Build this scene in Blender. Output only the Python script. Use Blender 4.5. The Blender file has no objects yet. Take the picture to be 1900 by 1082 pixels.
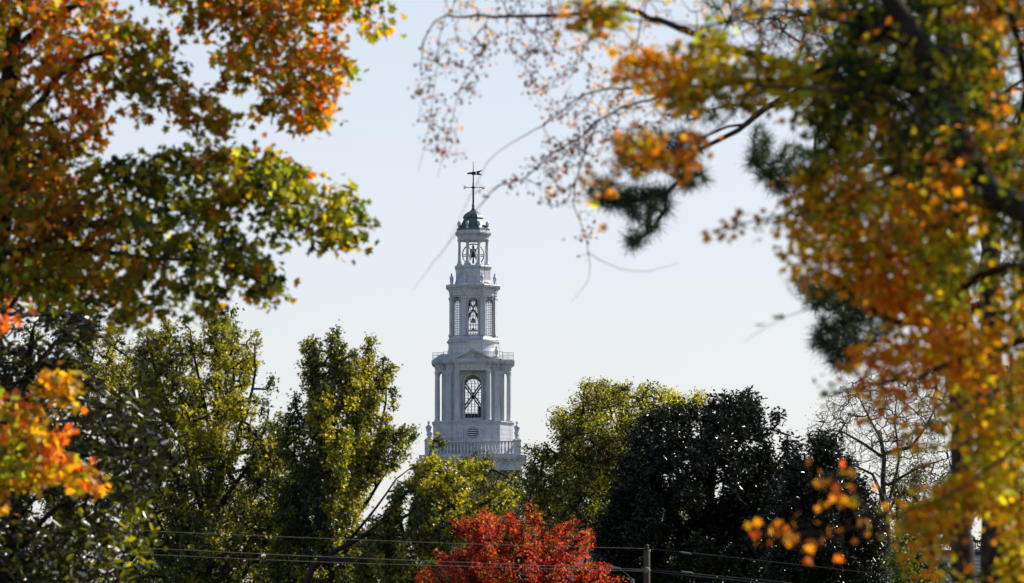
import bpy, math, random
import numpy as np
from mathutils import Vector, Matrix
R = math.radians
rng = np.random.default_rng(7)
random.seed(7)
sc = bpy.context.scene
COL = sc.collection

# ------------------------------------------------------------------ camera
PITCH = math.atan(899 * 0.18 / 1900)
cam_d = bpy.data.cameras.new('camera')
cam = bpy.data.objects.new('camera', cam_d); COL.objects.link(cam)
cam.location = (0, 0, 1.7)
cam.rotation_euler = (R(90) + PITCH, 0, 0)
cam_d.lens = 200; cam_d.sensor_width = 36
cam_d.clip_start = 0.5; cam_d.clip_end = 20000
cam_d.dof.use_dof = True; cam_d.dof.focus_distance = 528; cam_d.dof.aperture_fstop = 4.9
cam_d.dof.aperture_blades = 9
sc.camera = cam
# ------------------------------------------------------------------ light
SUN_AZ, SUN_EL = R(60), R(36)          # clockwise from the viewing direction (+Y)
w = bpy.data.worlds.new('World'); sc.world = w; w.use_nodes = True
nt = w.node_tree
sky = nt.nodes.new('ShaderNodeTexSky'); sky.sky_type = 'NISHITA'; sky.sun_disc = False
sky.sun_elevation = SUN_EL; sky.sun_rotation = SUN_AZ
sky.air_density = 1.0; sky.dust_density = 0.8; sky.ozone_density = 1.0; sky.altitude = 100
bg = nt.nodes['Background']; bg.inputs[1].default_value = 0.10
veil = nt.nodes.new('ShaderNodeMix'); veil.data_type = 'RGBA'; veil.inputs[0].default_value = 0.38      # flat pale tint mixed into the sky colour
nt.links.new(sky.outputs[0], veil.inputs[6]); veil.inputs[7].default_value = (5.5, 5.08, 5.55, 1)
vtc = nt.nodes.new('ShaderNodeTexCoord'); vsp = nt.nodes.new('ShaderNodeSeparateXYZ'); vmr = nt.nodes.new('ShaderNodeMapRange')     # tint strongest towards the horizon
nt.links.new(vtc.outputs['Generated'], vsp.inputs[0]); nt.links.new(vsp.outputs[2], vmr.inputs[0])
vmr.inputs[1].default_value = 0.05; vmr.inputs[2].default_value = 0.5; vmr.inputs[3].default_value = 0.58; vmr.inputs[4].default_value = 0.0
nt.links.new(vmr.outputs[0], veil.inputs[0])
nt.links.new(veil.outputs[2], bg.inputs[0])
sd = bpy.data.lights.new('sun', 'SUN'); sd.energy = 4.9; sd.angle = R(0.53); sd.color = (1.0, 0.94, 0.84)
sun = bpy.data.objects.new('sun', sd); COL.objects.link(sun)
sdir = Vector((math.sin(SUN_AZ) * math.cos(SUN_EL), math.cos(SUN_AZ) * math.cos(SUN_EL), math.sin(SUN_EL)))
sun.rotation_euler = sdir.to_track_quat('Z', 'Y').to_euler()
sun.location = (60, 100, 120)
sc.view_settings.view_transform = 'Standard'; sc.view_settings.look = 'None'
sc.view_settings.exposure = 0.61; sc.view_settings.gamma = 1.0
sc.cycles.max_bounces = 8; sc.cycles.diffuse_bounces = 4; sc.cycles.transmission_bounces = 6
sc.cycles.transparent_max_bounces = 12; sc.cycles.glossy_bounces = 3
sc.cycles.sample_clamp_indirect = 6

def atv(px, py, Y):
    """pixel of the 1900-wide photo + distance -> world (arrays ok)"""
    px = np.asarray(px, float); py = np.asarray(py, float); Y = np.asarray(Y, float)
    u = (px - 950) * 0.18 / 1900; v = (541 - py) * 0.18 / 1900
    cp, sp = math.cos(PITCH), math.sin(PITCH)
    dy = cp - v * sp; dz = sp + v * cp
    return np.stack(np.broadcast_arrays(u / dy * Y, Y + 0 * u, 1.7 + dz / dy * Y), -1)
def at(px, py, Y): return atv(px, py, Y)

# ------------------------------------------------------------------ materials
def new_mat(name):
    m = bpy.data.materials.new(name); m.use_nodes = True
    m.node_tree.nodes.clear(); return m, m.node_tree
def N(t, kind, **kw):
    n = t.nodes.new(kind)
    for k, v in kw.items():
        if isinstance(k, str) and k.startswith('i_'): n.inputs[int(k[2:])].default_value = v
        else: setattr(n, k, v)
    return n
def ramp(t, stops):
    n = t.nodes.new('ShaderNodeValToRGB'); e = n.color_ramp.elements
    while len(e) < len(stops): e.new(0.5)
    for el, (p, c) in zip(e, stops): el.position = p; el.color = (*c, 1)
    return n
def simple(name, col, rough=0.6, metal=0.0, noise=0.25, scale=3.0, spec=0.5, bump=0.0):
    m, t = new_mat(name); L = t.links
    o = N(t, 'ShaderNodeOutputMaterial'); p = N(t, 'ShaderNodeBsdfPrincipled')
    tc = N(t, 'ShaderNodeTexCoord'); nz = N(t, 'ShaderNodeTexNoise'); nz.inputs['Scale'].default_value = scale
    nz.inputs['Detail'].default_value = 6
    L.new(tc.outputs['Object'], nz.inputs['Vector'])
    a = tuple(c * (1 - noise) for c in col); b = tuple(min(1, c * (1 + noise)) for c in col)
    r = ramp(t, [(0.3, a), (0.7, b)]); L.new(nz.outputs['Fac'], r.inputs[0]); L.new(r.outputs[0], p.inputs['Base Color'])
    p.inputs['Roughness'].default_value = rough; p.inputs['Metallic'].default_value = metal
    p.inputs['Specular IOR Level'].default_value = spec
    if bump:
        b_ = N(t, 'ShaderNodeBump'); b_.inputs['Strength'].default_value = bump
        L.new(nz.outputs['Fac'], b_.inputs['Height']); L.new(b_.outputs[0], p.inputs['Normal'])
    L.new(p.outputs[0], o.inputs[0]); return m
def leaf_mat(name, trans=0.5, gloss=0.06, rough=0.35, tcol=(1.0, 1.0, 1.0), cap=0.12):
    m, t = new_mat(name); L = t.links
    o = N(t, 'ShaderNodeOutputMaterial')
    at_ = N(t, 'ShaderNodeAttribute', attribute_name='tint')
    d = N(t, 'ShaderNodeBsdfDiffuse'); tr = N(t, 'ShaderNodeBsdfTranslucent')
    mul = N(t, 'ShaderNodeMix', data_type='RGBA', blend_type='MULTIPLY'); mul.inputs[0].default_value = 1; mul.clamp_result = True
    L.new(at_.outputs['Color'], mul.inputs[6]); mul.inputs[7].default_value = (*tcol, 1)
    L.new(at_.outputs['Color'], d.inputs['Color']); L.new(mul.outputs[2], tr.inputs['Color'])
    mx = N(t, 'ShaderNodeMixShader'); mx.inputs[0].default_value = trans
    L.new(d.outputs[0], mx.inputs[1]); L.new(tr.outputs[0], mx.inputs[2])
    g = N(t, 'ShaderNodeBsdfGlossy'); g.inputs['Roughness'].default_value = rough; g.inputs['Color'].default_value = (0.95, 0.95, 0.95, 1)
    fr = N(t, 'ShaderNodeFresnel'); fr.inputs['IOR'].default_value = 1.45
    ma = N(t, 'ShaderNodeMath', operation='MULTIPLY'); ma.inputs[1].default_value = gloss
    L.new(fr.outputs[0], ma.inputs[0])
    mc = N(t, 'ShaderNodeMath', operation='MINIMUM'); mc.inputs[1].default_value = cap; L.new(ma.outputs[0], mc.inputs[0]); ma = mc
    m2 = N(t, 'ShaderNodeMixShader'); L.new(ma.outputs[0], m2.inputs[0]); L.new(mx.outputs[0], m2.inputs[1]); L.new(g.outputs[0], m2.inputs[2])
    L.new(m2.outputs[0], o.inputs[0]); return m
def paint_mat(name, col=(0.52, 0.54, 0.58), course=0.42, wear=0.8, streak=True):
    m, t = new_mat(name); L = t.links
    o = N(t, 'ShaderNodeOutputMaterial'); p = N(t, 'ShaderNodeBsdfPrincipled'); p.inputs['Roughness'].default_value = 0.55
    tc = N(t, 'ShaderNodeTexCoord')
    nz = N(t, 'ShaderNodeTexNoise'); nz.inputs['Scale'].default_value = 0.9; nz.inputs['Detail'].default_value = 8; nz.inputs['Roughness'].default_value = 0.7
    L.new(tc.outputs['Object'], nz.inputs['Vector'])
    r = ramp(t, [(0.28, tuple(c * (1 - 0.42 * wear) for c in col)), (0.5, tuple(c * 0.93 for c in col)), (0.72, col)])
    L.new(nz.outputs['Fac'], r.inputs[0]); last = r.outputs[0]
    # vertical weather streaks
    mp = N(t, 'ShaderNodeMapping'); mp.inputs['Scale'].default_value = (3.5, 3.5, 0.35); L.new(tc.outputs['Object'], mp.inputs[0])
    n2 = N(t, 'ShaderNodeTexNoise'); n2.inputs['Scale'].default_value = 1.6; n2.inputs['Detail'].default_value = 5; L.new(mp.outputs[0], n2.inputs['Vector'])
    r2 = ramp(t, [(0.30, (0.62, 0.62, 0.63)), (0.46, (1, 1, 1))]); L.new(n2.outputs['Fac'], r2.inputs[0])
    mm = N(t, 'ShaderNodeMix', data_type='RGBA', blend_type='MULTIPLY'); mm.inputs[0].default_value = 0.8 * wear
    L.new(last, mm.inputs[6]); L.new(r2.outputs[0], mm.inputs[7]); last = mm.outputs[2]
    # flaked paint spots
    n3 = N(t, 'ShaderNodeTexNoise'); n3.inputs['Scale'].default_value = 5.5; n3.inputs['Detail'].default_value = 6; L.new(tc.outputs['Object'], n3.inputs['Vector'])
    r3 = ramp(t, [(0.66, (0, 0, 0)), (0.70, (1, 1, 1))]); L.new(n3.outputs['Fac'], r3.inputs[0])
    m3 = N(t, 'ShaderNodeMix', data_type='RGBA'); L.new(r3.outputs[0], m3.inputs[0]); L.new(last, m3.inputs[6]); m3.inputs[7].default_value = (0.22, 0.2, 0.18, 1); last = m3.outputs[2]
    if course:
        sx = N(t, 'ShaderNodeSeparateXYZ'); L.new(tc.outputs['Object'], sx.inputs[0])
        dv = N(t, 'ShaderNodeMath', operation='DIVIDE'); dv.inputs[1].default_value = course; L.new(sx.outputs[2], dv.inputs[0])
        fr = N(t, 'ShaderNodeMath', operation='FRACT'); L.new(dv.outputs[0], fr.inputs[0])
        lt = N(t, 'ShaderNodeMath', operation='LESS_THAN'); lt.inputs[1].default_value = 0.07; L.new(fr.outputs[0], lt.inputs[0])
        n4 = N(t, 'ShaderNodeTexNoise'); n4.inputs['Scale'].default_value = 1.3; L.new(tc.outputs['Object'], n4.inputs['Vector'])
        r4 = ramp(t, [(0.35, (0.3, 0.3, 0.3)), (0.55, (1, 1, 1))]); L.new(n4.outputs['Fac'], r4.inputs[0])
        mu = N(t, 'ShaderNodeMath', operation='MULTIPLY'); L.new(lt.outputs[0], mu.inputs[0]); L.new(r4.outputs[0], mu.inputs[1])
        m4 = N(t, 'ShaderNodeMix', data_type='RGBA'); L.new(mu.outputs[0], m4.inputs[0]); L.new(last, m4.inputs[6]); m4.inputs[7].default_value = (0.25, 0.25, 0.27, 1); last = m4.outputs[2]
    L.new(last, p.inputs['Base Color'])
    bp = N(t, 'ShaderNodeBump'); bp.inputs['Strength'].default_value = 0.25; bp.inputs['Distance'].default_value = 0.03
    L.new(n3.outputs['Fac'], bp.inputs['Height']); L.new(bp.outputs[0], p.inputs['Normal'])
    L.new(p.outputs[0], o.inputs[0]); return m
def glass_mat():
    m, t = new_mat('window glass'); L = t.links
    o = N(t, 'ShaderNodeOutputMaterial'); a = N(t, 'ShaderNodeBsdfTransparent'); a.inputs[0].default_value = (0.97, 0.98, 0.99, 1)
    g = N(t, 'ShaderNodeBsdfGlossy'); g.inputs['Roughness'].default_value = 0.05
    fr = N(t, 'ShaderNodeFresnel'); fr.inputs['IOR'].default_value = 1.08
    x = N(t, 'ShaderNodeMixShader'); L.new(fr.outputs[0], x.inputs[0]); L.new(a.outputs[0], x.inputs[1]); L.new(g.outputs[0], x.inputs[2])
    L.new(x.outputs[0], o.inputs[0]); return m
def band_mat(name, c1, c2, step, axis=2, duty=0.35, rough=0.8):
    """rows of shingles / courses along one object axis"""
    m, t = new_mat(name); L = t.links
    o = N(t, 'ShaderNodeOutputMaterial'); p = N(t, 'ShaderNodeBsdfPrincipled'); p.inputs['Roughness'].default_value = rough
    tc = N(t, 'ShaderNodeTexCoord'); br = N(t, 'ShaderNodeTexBrick')
    br.inputs['Scale'].default_value = 1; br.inputs['Brick Width'].default_value = step * 2.2; br.inputs['Row Height'].default_value = step
    br.inputs['Mortar Size'].default_value = step * duty * 0.5
    br.inputs['Color1'].default_value = (*c1, 1); br.inputs['Color2'].default_value = (*(0.6 * x for x in c1), 1); br.inputs['Mortar'].default_value = (*c2, 1)
    sx = N(t, 'ShaderNodeSeparateXYZ'); L.new(tc.outputs['Object'], sx.inputs[0])
    cx = N(t, 'ShaderNodeCombineXYZ'); ad = N(t, 'ShaderNodeMath', operation='ADD'); L.new(sx.outputs[0], ad.inputs[0]); L.new(sx.outputs[1], ad.inputs[1])
    L.new(ad.outputs[0], cx.inputs[0]); L.new(sx.outputs[2], cx.inputs[1]); L.new(cx.outputs[0], br.inputs['Vector'])
    L.new(br.outputs[0], p.inputs['Base Color']); L.new(p.outputs[0], o.inputs[0]); return m

M = dict(
    paint=paint_mat('weathered white board paint', wear=1.3),
    trim=paint_mat('weathered white trim paint', course=0, wear=1.4),
    clean=paint_mat('white column paint', course=0, wear=0.75),
    sash=simple('grey white sash paint', (0.42, 0.43, 0.45), 0.6),
    copper=simple('aged dark green copper', (0.10, 0.125, 0.125), 0.5, 0.35, 0.45, 1.8),
    iron=simple('dark iron', (0.02, 0.02, 0.022), 0.5, 0.6),
    bronze=simple('old bronze', (0.05, 0.045, 0.045), 0.5, 0.6),
    wood=simple('dark timber', (0.05, 0.05, 0.055), 0.8, noise=0.4),
    pole=simple('weathered pole timber', (0.05, 0.033, 0.026), 0.9, noise=0.4, scale=6),
    greywheel=simple('grey painted bell wheel', (0.35, 0.35, 0.36), 0.6),
    bark=simple('grey brown bark', (0.028, 0.021, 0.017), 0.95, noise=0.5, scale=9, bump=0.6, spec=0.2),
    pinebark=simple('dark scaly pine bark', (0.042, 0.028, 0.022), 0.95, noise=0.6, scale=7, bump=0.8, spec=0.2),
    palebark=simple('pale grey bark', (0.035, 0.031, 0.028), 0.95, noise=0.4, scale=8, spec=0.2),
    wire=simple('weathered cable', (0.075, 0.072, 0.07), 0.9, 0.0, spec=0.1),
    splice=simple('pale cable splice', (0.15, 0.147, 0.14), 0.9, spec=0.1),
    ceramic=simple('grey ceramic', (0.4, 0.4, 0.4), 0.3),
    ground=simple('grass ground', (0.05, 0.06, 0.025), 0.95, noise=0.5, scale=0.4),
    brick=band_mat('red brick', (0.26, 0.10, 0.07), (0.32, 0.28, 0.25), 0.075, duty=0.18),
    slate=band_mat('weathered grey roof shingles', (0.13, 0.135, 0.145), (0.03, 0.03, 0.035), 0.17, duty=0.55),
    palesl=band_mat('pale roof slats', (0.24, 0.25, 0.27), (0.03, 0.03, 0.035), 0.15, duty=0.9),
    siding=paint_mat('cream siding', (0.5, 0.47, 0.4), course=0.2, wear=0.3),
    glass=glass_mat(),
    maple=leaf_mat('maple leaf', 0.68, 0.5, 0.45, (1.6, 1.6, 1.2), cap=0.03),
    green=leaf_mat('broad green leaf', 0.45, 0.9, 0.4, (3.4, 3.0, 0.6), cap=0.055),
    fine=leaf_mat('small green leaf', 0.45, 0.5, 0.5, (3.0, 2.7, 0.6), cap=0.05),
    waxy=leaf_mat('waxy evergreen leaf', 0.12, 1.0, 0.32, cap=0.06),
    laurel=leaf_mat('shiny laurel leaf', 0.4, 1.0, 0.36, (2.6, 2.4, 0.6), cap=0.075),
    needle=leaf_mat('pine needle', 0.4, 0.4, 0.4, (1.6, 1.6, 1.0), cap=.05),
)

# ------------------------------------------------------------------ object helpers
def tag(o, label, cat, group=None, kind=None):
    if label: o['label'] = label
    if cat: o['category'] = cat
    if group: o['group'] = group
    if kind: o['kind'] = kind
    return o
def empty(name, loc, label=None, cat=None, group=None):
    o = bpy.data.objects.new(name, None); COL.objects.link(o); o.location = loc; o.empty_display_size = 0.5
    return tag(o, label, cat, group)
def obj(name, verts, faces, mat, parent=None, smooth=False, origin=None):
    """verts in the parent's space (or the world's when top-level)"""
    me = bpy.data.meshes.new(name); me.from_pydata([tuple(v) for v in verts], [], [tuple(f) for f in faces])
    me.materials.append(mat); me.validate()
    if smooth: me.polygons.foreach_set('use_smooth', [True] * len(me.polygons))
    me.update()
    o = bpy.data.objects.new(name, me); COL.objects.link(o)
    if parent: o.parent = parent
    return o
class MB:
    def __init__(s): s.v = []; s.f = []
    def add(s, v, f, m=None):
        b = len(s.v)
        s.v += [tuple(m @ Vector(p)) if m else tuple(p) for p in v]
        s.f += [tuple(i + b for i in q) for q in f]; return s
    def box(s, x0, x1, y0, y1, z0, z1, m=None):
        v = [(x, y, z) for z in (z0, z1) for (x, y) in ((x0, y0), (x1, y0), (x1, y1), (x0, y1))]
        return s.add(v, [(3, 2, 1, 0), (4, 5, 6, 7), (0, 1, 5, 4), (1, 2, 6, 5), (2, 3, 7, 6), (3, 0, 4, 7)], m)
    def prism(s, outline, z0, z1, m=None, top=None):
        n = len(outline); top = top or outline
        v = [(x, y, z0) for x, y in outline] + [(x, y, z1) for x, y in top]
        return s.add(v, [tuple(range(n - 1, -1, -1)), tuple(range(n, 2 * n))] + [(i, (i + 1) % n, n + (i + 1) % n, n + i) for i in range(n)], m)
    def lathe(s, prof, sides=24, rot=0.0, c=(0, 0), m=None):
        """prof: list of (radius, z) from bottom to top"""
        v = []; f = []
        for r, z in prof:
            for k in range(sides):
                a = rot + 2 * math.pi * k / sides; v.append((c[0] + r * math.cos(a), c[1] + r * math.sin(a), z))
        for j in range(len(prof) - 1):
            for k in range(sides):
                k2 = (k + 1) % sides; f.append((j * sides + k, j * sides + k2, (j + 1) * sides + k2, (j + 1) * sides + k))
        f.append(tuple(range(sides - 1, -1, -1))); f.append(tuple((len(prof) - 1) * sides + k for k in range(sides)))
        return s.add(v, f, m)
    def tube(s, pts, r, sides=8, m=None):
        pts = [Vector(p) for p in pts]; rs = r if isinstance(r, (list, tuple)) else [r] * len(pts)
        v = []; f = []; ref = None
        for i, p in enumerate(pts):
            d = (pts[min(i + 1, len(pts) - 1)] - pts[max(i - 1, 0)]).normalized()
            if ref is None: ref = d.orthogonal().normalized()
            ref = (ref - d * ref.dot(d)); ref = ref.normalized() if ref.length > 1e-6 else d.orthogonal().normalized()
            q = d.cross(ref)
            for k in range(sides):
                a = 2 * math.pi * k / sides; v.append(tuple(p + rs[i] * (math.cos(a) * ref + math.sin(a) * q)))
        for j in range(len(pts) - 1):
            for k in range(sides):
                k2 = (k + 1) % sides; f.append((j * sides + k, j * sides + k2, (j + 1) * sides + k2, (j + 1) * sides + k))
        f.append(tuple(range(sides - 1, -1, -1))); f.append(tuple((len(pts) - 1) * sides + k for k in range(sides)))
        return s.add(v, f, m)
    def build(s, name, mat, parent=None, smooth=False): return obj(name, s.v, s.f, mat, parent, smooth)

# ------------------------------------------------------------------ ground
g = MB(); g.prism([(-3000, -200), (3000, -200), (3000, 9000), (-3000, 9000)], -1.0, 0.0)
tag(g.build('ground', M['ground']), None, None, kind='structure')

# ================================================================== THE TOWER
TY = 528.0; TCX = 878.0
P = 0.18 / 1900 * TY                      # metres per photo pixel at the tower
t0 = at(TCX, 541, TY)
tower = empty('bell_tower', (float(t0[0]), TY, 0), 'tall white tiered bell tower in weathered paint, with a dark dome and weathervane', 'tower')
def Z(py): return float(at(TCX, py, TY)[2])
C8 = math.cos(math.pi / 8)
def octo(mb, prof, grow=1.0, m=None):      # prof: (apothem px, py)
    return mb.lathe([(r * P / C8, Z(y)) for r, y in prof], 8, math.pi / 8, m=m)
def rnd(mb, prof, sides=32, c=(0, 0), m=None): return mb.lathe([(r * P, Z(y)) for r, y in prof], sides, 0, c, m)
def sc_out(o): return [(x * P, y * P) for x, y in o]

# --- weathervane
wv = MB().tube([(0, 0, Z(379)), (0, 0, Z(340))], 0.085).tube([(0, 0, Z(340)), (0, 0, Z(299))], [0.06, 0.025])
wv.lathe([(0.01, Z(351)), (0.16, Z(349.5)), (0.19, Z(348)), (0.16, Z(346.5)), (0.01, Z(345))], 12)
wv = wv.build('weathervane', M['iron'], tower, True)
ar = MB().tube([(-15.5 * P, 0, Z(348)), (15.5 * P, 0, Z(348))], 0.032, 6).tube([(0, -12 * P, Z(348)), (0, 12 * P, Z(348))], 0.032, 6)
ar.build('direction_arm', M['iron'], wv)
def strokes(name, segs, cx, cz):
    mb = MB()
    for (x0, z0, x1, z1) in segs:
        mb.tube([(cx + x0 * P, 0, cz + z0 * P), (cx + x1 * P, 0, cz + z1 * P)], 0.03, 6)
    return mb.build(name, M['iron'], wv)
strokes('letter', [(2.1, -2.6, 2.1, 2.6), (2.1, 2.6, -1.3, 2.6), (2.1, 0, -0.6, 0), (2.1, -2.6, -1.3, -2.6)], -17.3 * P, Z(348))
strokes('letter', [(-2.6, 2.5, -1.2, -2.5), (-1.2, -2.5, 0.1, 1.4), (0.1, 1.4, 1.4, -2.5), (1.4, -2.5, 2.8, 2.5)], 18 * P, Z(348) - 0.04)
# swallow-tailed banner with a crescent cut-out, flat iron plate
def banner():
    zc = Z(321.5)
    def q(x, z): return (x * P, z * P + zc)
    out = [(-1, 3.6), (3.5, 2.6), (9, 4.2), (18, 6.2), (10.5, 0.4), (18, -4.0), (9, -3.4), (3.5, -3.0), (-1, -4.4), (-3.2, -1.6), (-3.2, 1.2)]
    hole = []
    for k in range(9):
        a = R(-75 + 150 * k / 8); hole.append((4.1 + 2.3 * math.cos(a), 2.3 * math.sin(a)))
    for k in range(8, -1, -1):
        a = R(-75 + 150 * k / 8); hole.append((3.0 + 1.75 * math.cos(a) + 0.5, 1.9 * math.sin(a)))
    import bmesh
    from mathutils.geometry import tessellate_polygon
    tris = tessellate_polygon([[Vector((x, z, 0)) for x, z in out], [Vector((x, z, 0)) for x, z in hole[::-1]]])
    pts = out + hole[::-1]
    mb = MB(); n = len(pts)
    v = [(q(x, z)[0], -0.02, q(x, z)[1]) for x, z in pts] + [(q(x, z)[0], 0.02, q(x, z)[1]) for x, z in pts]
    f = [tuple(t) for t in tris] + [tuple(i + n for i in t[::-1]) for t in tris]
    a = len(out)
    f += [(i, (i + 1) % a, n + (i + 1) % a, n + i) for i in range(a)]
    b = len(hole); f += [(a + i, a + (i + 1) % b, n + a + (i + 1) % b, n + a + i) for i in range(b)]
    mb.add(v, f)
    mb.tube([(-3 * P, 0, zc), (-10.5 * P, 0, zc - 0.3 * P)], [0.11, 0.05], 6).tube([(-7 * P, 0, zc - 2 * P), (-7 * P, 0, zc + 2 * P)], 0.05, 6)
    mb.tube([(-9.5 * P, 0, zc - 0.8 * P), (-12 * P, 0, zc - 0.2 * P)], [0.1, 0.01], 6)
    return mb.build('banner', M['iron'], wv)
banner()
# --- dome
d = MB(); octo(d, [(30.5, 429), (30.5, 426), (27.5, 425.2), (25.5, 423), (22.3, 418), (20.0, 413), (18.2, 408.5), (17.4, 405.5)])
dome = d.build('dome', M['copper'], tower)
d = MB(); octo(d, [(18.2, 405.4), (19.4, 404.6), (18.9, 403.4), (17.6, 400.5), (14.6, 397.2), (10.4, 394.4), (6.8, 392.4), (4.4, 390.2)])
d.build('dome_cap', M['copper'], dome)
d = MB(); rnd(d, [(4.2, 390.4), (2.8, 386.5), (2.2, 383.5), (2.9, 381.6), (2.5, 379.6), (1.2, 378), (1.7, 376.9), (0.9, 376)], 16)
d.build('finial', M['copper'], dome, True)
def corner_pts(rad): return [(rad * math.cos(R(22.5 + 45 * k)), rad * math.sin(R(22.5 + 45 * k))) for k in range(8)]
for x, y in corner_pts(28.6):
    b = MB(); rnd(b, [(3.2, 426), (3.2, 424.6), (1.9, 423.8), (1.4, 421.6), (2.3, 420.4), (3.1, 418), (3.15, 415.8), (2.4, 413.2), (0.9, 412)], 14, (x * P, y * P))
    b.build('finial', M['clean'], tower, True)
# --- lantern
c = MB(); octo(c, [(28.2, 447.5), (28.2, 445.8), (28.9, 445.6), (28.9, 440), (30.0, 439.8), (30.6, 437.2), (33.2, 436), (33.6, 433.2), (31.4, 432.2), (31.0, 429.05)])
c.build('cornice', M['trim'], tower)
for x, y in corner_pts(27.8):
    b = MB(); rnd(b, [(5.4, 494.4), (5.2, 492), (3.8, 489.5), (3.1, 486), (2.75, 483), (2.5, 462), (2.35, 449.5), (3.1, 448.8), (3.6, 446.6), (3.9, 446.3), (3.9, 445)], 14, (x * P, y * P))
    b.build('column', M['clean'], tower, True)
    f_ = MB(); a = math.atan2(y, x); mt = Matrix.Translation((x * P, y * P, 0)) @ Matrix.Rotation(a, 4, 'Z')
    f_.add([(-0.1, -7.8 * P, Z(494.4)), (0.1, -7.8 * P, Z(494.4)), (0.1, 7.8 * P, Z(494.4)), (-0.1, 7.8 * P, Z(494.4)), (-0.1, -2.4 * P, Z(486)), (0.1, -2.4 * P, Z(486)), (0.1, 2.4 * P, Z(486)), (-0.1, 2.4 * P, Z(486))],
           [(3, 2, 1, 0), (4, 5, 6, 7), (0, 1, 5, 4), (1, 2, 6, 5), (2, 3, 7, 6), (3, 0, 4, 7)], mt)
    f_.build('column_foot', M['clean'], tower)
# bell + yoke + wheel
def bell(cx, ztop, rad, mat, parent):
    prof = [(1.0, 0), (0.98, 0.06), (0.82, 0.22), (0.66, 0.5), (0.56, 0.9), (0.50, 1.25), (0.40, 1.48), (0.2, 1.58), (0.05, 1.6)]
    mb = MB().lathe([(r * rad, ztop - 1.6 * rad + z * rad) for r, z in prof], 20, 0, (cx, 0)); return mb.build('bell', mat, parent, True)
bl = bell(0, Z(467), 6.6 * P, M['bronze'], tower)
MB().tube([(0, 0, Z(474)), (0, 0, Z(489))], [0.05, 0.1], 8).build('clapper', M['iron'], bl, True)
MB().box(-6 * P, 6 * P, -0.5, 0.5, Z(470), Z(463)).box(-1.3 * P, 1.3 * P, -0.3, 0.3, Z(463), Z(455)).build('yoke', M['wood'], tower)
MB().tube([(-6.6 * P, -0.6, Z(482)), (-1.5 * P, -0.6, Z(464)), (-0.8 * P, -0.6, Z(457))], 0.07, 6).tube([(7 * P, -0.6, Z(482)), (1.5 * P, -0.6, Z(464)), (0.8 * P, -0.6, Z(457))], 0.07, 6).build('bell_stand', M['greywheel'], tower)
wh = MB(); pts = [(20 * P * math.cos(a), 0.9, Z(471) + 20 * P * math.sin(a)) for a in np.linspace(0, 2 * math.pi, 41)]
wh.tube(pts, 0.06, 6)
for a in range(0, 180, 60 * 1):
    aa = R(a); wh.tube([(-20 * P * math.cos(aa), 0.9, Z(471) - 20 * P * math.sin(aa)), (20 * P * math.cos(aa), 0.9, Z(471) + 20 * P * math.sin(aa))], 0.045, 6)
wh.tube([(-20 * P, 0.9, Z(474)), (20 * P, 0.9, Z(474))], 0.05, 6)
wh.build('bell_wheel', M['greywheel'], tower)
# lantern pedestal
c = MB(); octo(c, [(34.6, 531), (34.2, 527), (33.0, 524), (32.2, 521), (32.2, 502), (33.4, 500), (34.4, 498), (34.6, 496), (33.4, 494.4)])
c.build('lantern_base', M['paint'], tower)
URN = [(3.4, 0), (3.4, 2.4), (2.0, 3.2), (1.4, 5.0), (2.2, 6.6), (3.1, 9), (3.5, 13), (3.7, 15.4), (2.4, 16.2), (1.5, 17.4), (1.6, 18.6), (2.2, 19.2), (1.0, 21), (0.8, 22.4), (0.2, 23.2)]
for x, y in corner_pts(43.6):
    b = MB().lathe([(r * P, Z(531) + h * P) for r, h in URN], 16, 0, (x * P, y * P)); b.build('urn', M['clean'], tower, True)
# --- belfry (octagonal stage with arched windows)
c = MB(); octo(c, [(43.0, 556), (43.0, 552), (44.2, 551), (44.2, 546), (45.0, 545), (45.0, 540.5), (46.6, 539.6), (47.2, 537), (50.2, 536), (51.0, 532.6), (50.4, 531.4), (49.2, 530.2)])
c.build('cornice', M['trim'], tower)
def arch_panel(hw, z0, z1, ow, sill, spring, th, nseg=14):
    """wall with a round-headed opening, x across, front face at y=0 and back at y=th"""
    arc = [(ow * math.cos(math.pi * k / nseg), spring + ow * math.sin(math.pi * k / nseg)) for k in range(nseg + 1)]
    mb = MB()
    v = []; f = []
    def add(p):
        v.append(p); return len(v) - 1
    for yy in (0.0, th):
        base = len(v)
        L_ = [add((-hw, yy, z0)), add((-ow, yy, z0)), add((-ow, yy, sill)), add((ow, yy, sill)), add((ow, yy, z0)), add((hw, yy, z0)),
              add((hw, yy, spring)), add((-hw, yy, spring)), add((hw, yy, z1)), add((-hw, yy, z1))]
        ar_ = [add((x, yy, z)) for x, z in arc]; tp = [add((hw * math.cos(math.pi * k / nseg), yy, z1)) for k in range(nseg + 1)]
        b = base; fs = [(b, b + 1, b + 2, ar_[-1], b + 7), (b + 4, b + 5, b + 6, ar_[0], b + 3), (b + 1, b + 4, b + 3, b + 2), (b + 6, b + 8, tp[0], ar_[0]) if False else (b + 6, tp[0], ar_[0]), (b + 7, ar_[-1], tp[-1])]
        for k in range(nseg): fs.append((ar_[k], tp[k], tp[k + 1], ar_[k + 1]))
        if yy > 0: fs = [q[::-1] for q in fs]
        f += fs
    half = len(v) // 2
    seq = [2, 3] + [10 + k for k in range(nseg + 1)]      # opening loop: sill-left, sill-right, arc from right to left
    for i in range(len(seq)):
        a, b = seq[i], seq[(i + 1) % len(seq)]; f.append((a, b, b + half, a + half))
    outer = [0, 1, 4, 5, 6, 8, 9, 7]
    for i in range(len(outer)):
        a, b = outer[i], outer[(i + 1) % len(outer)]; f.append((b, a, a + half, b + half))
    return v, f
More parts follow.
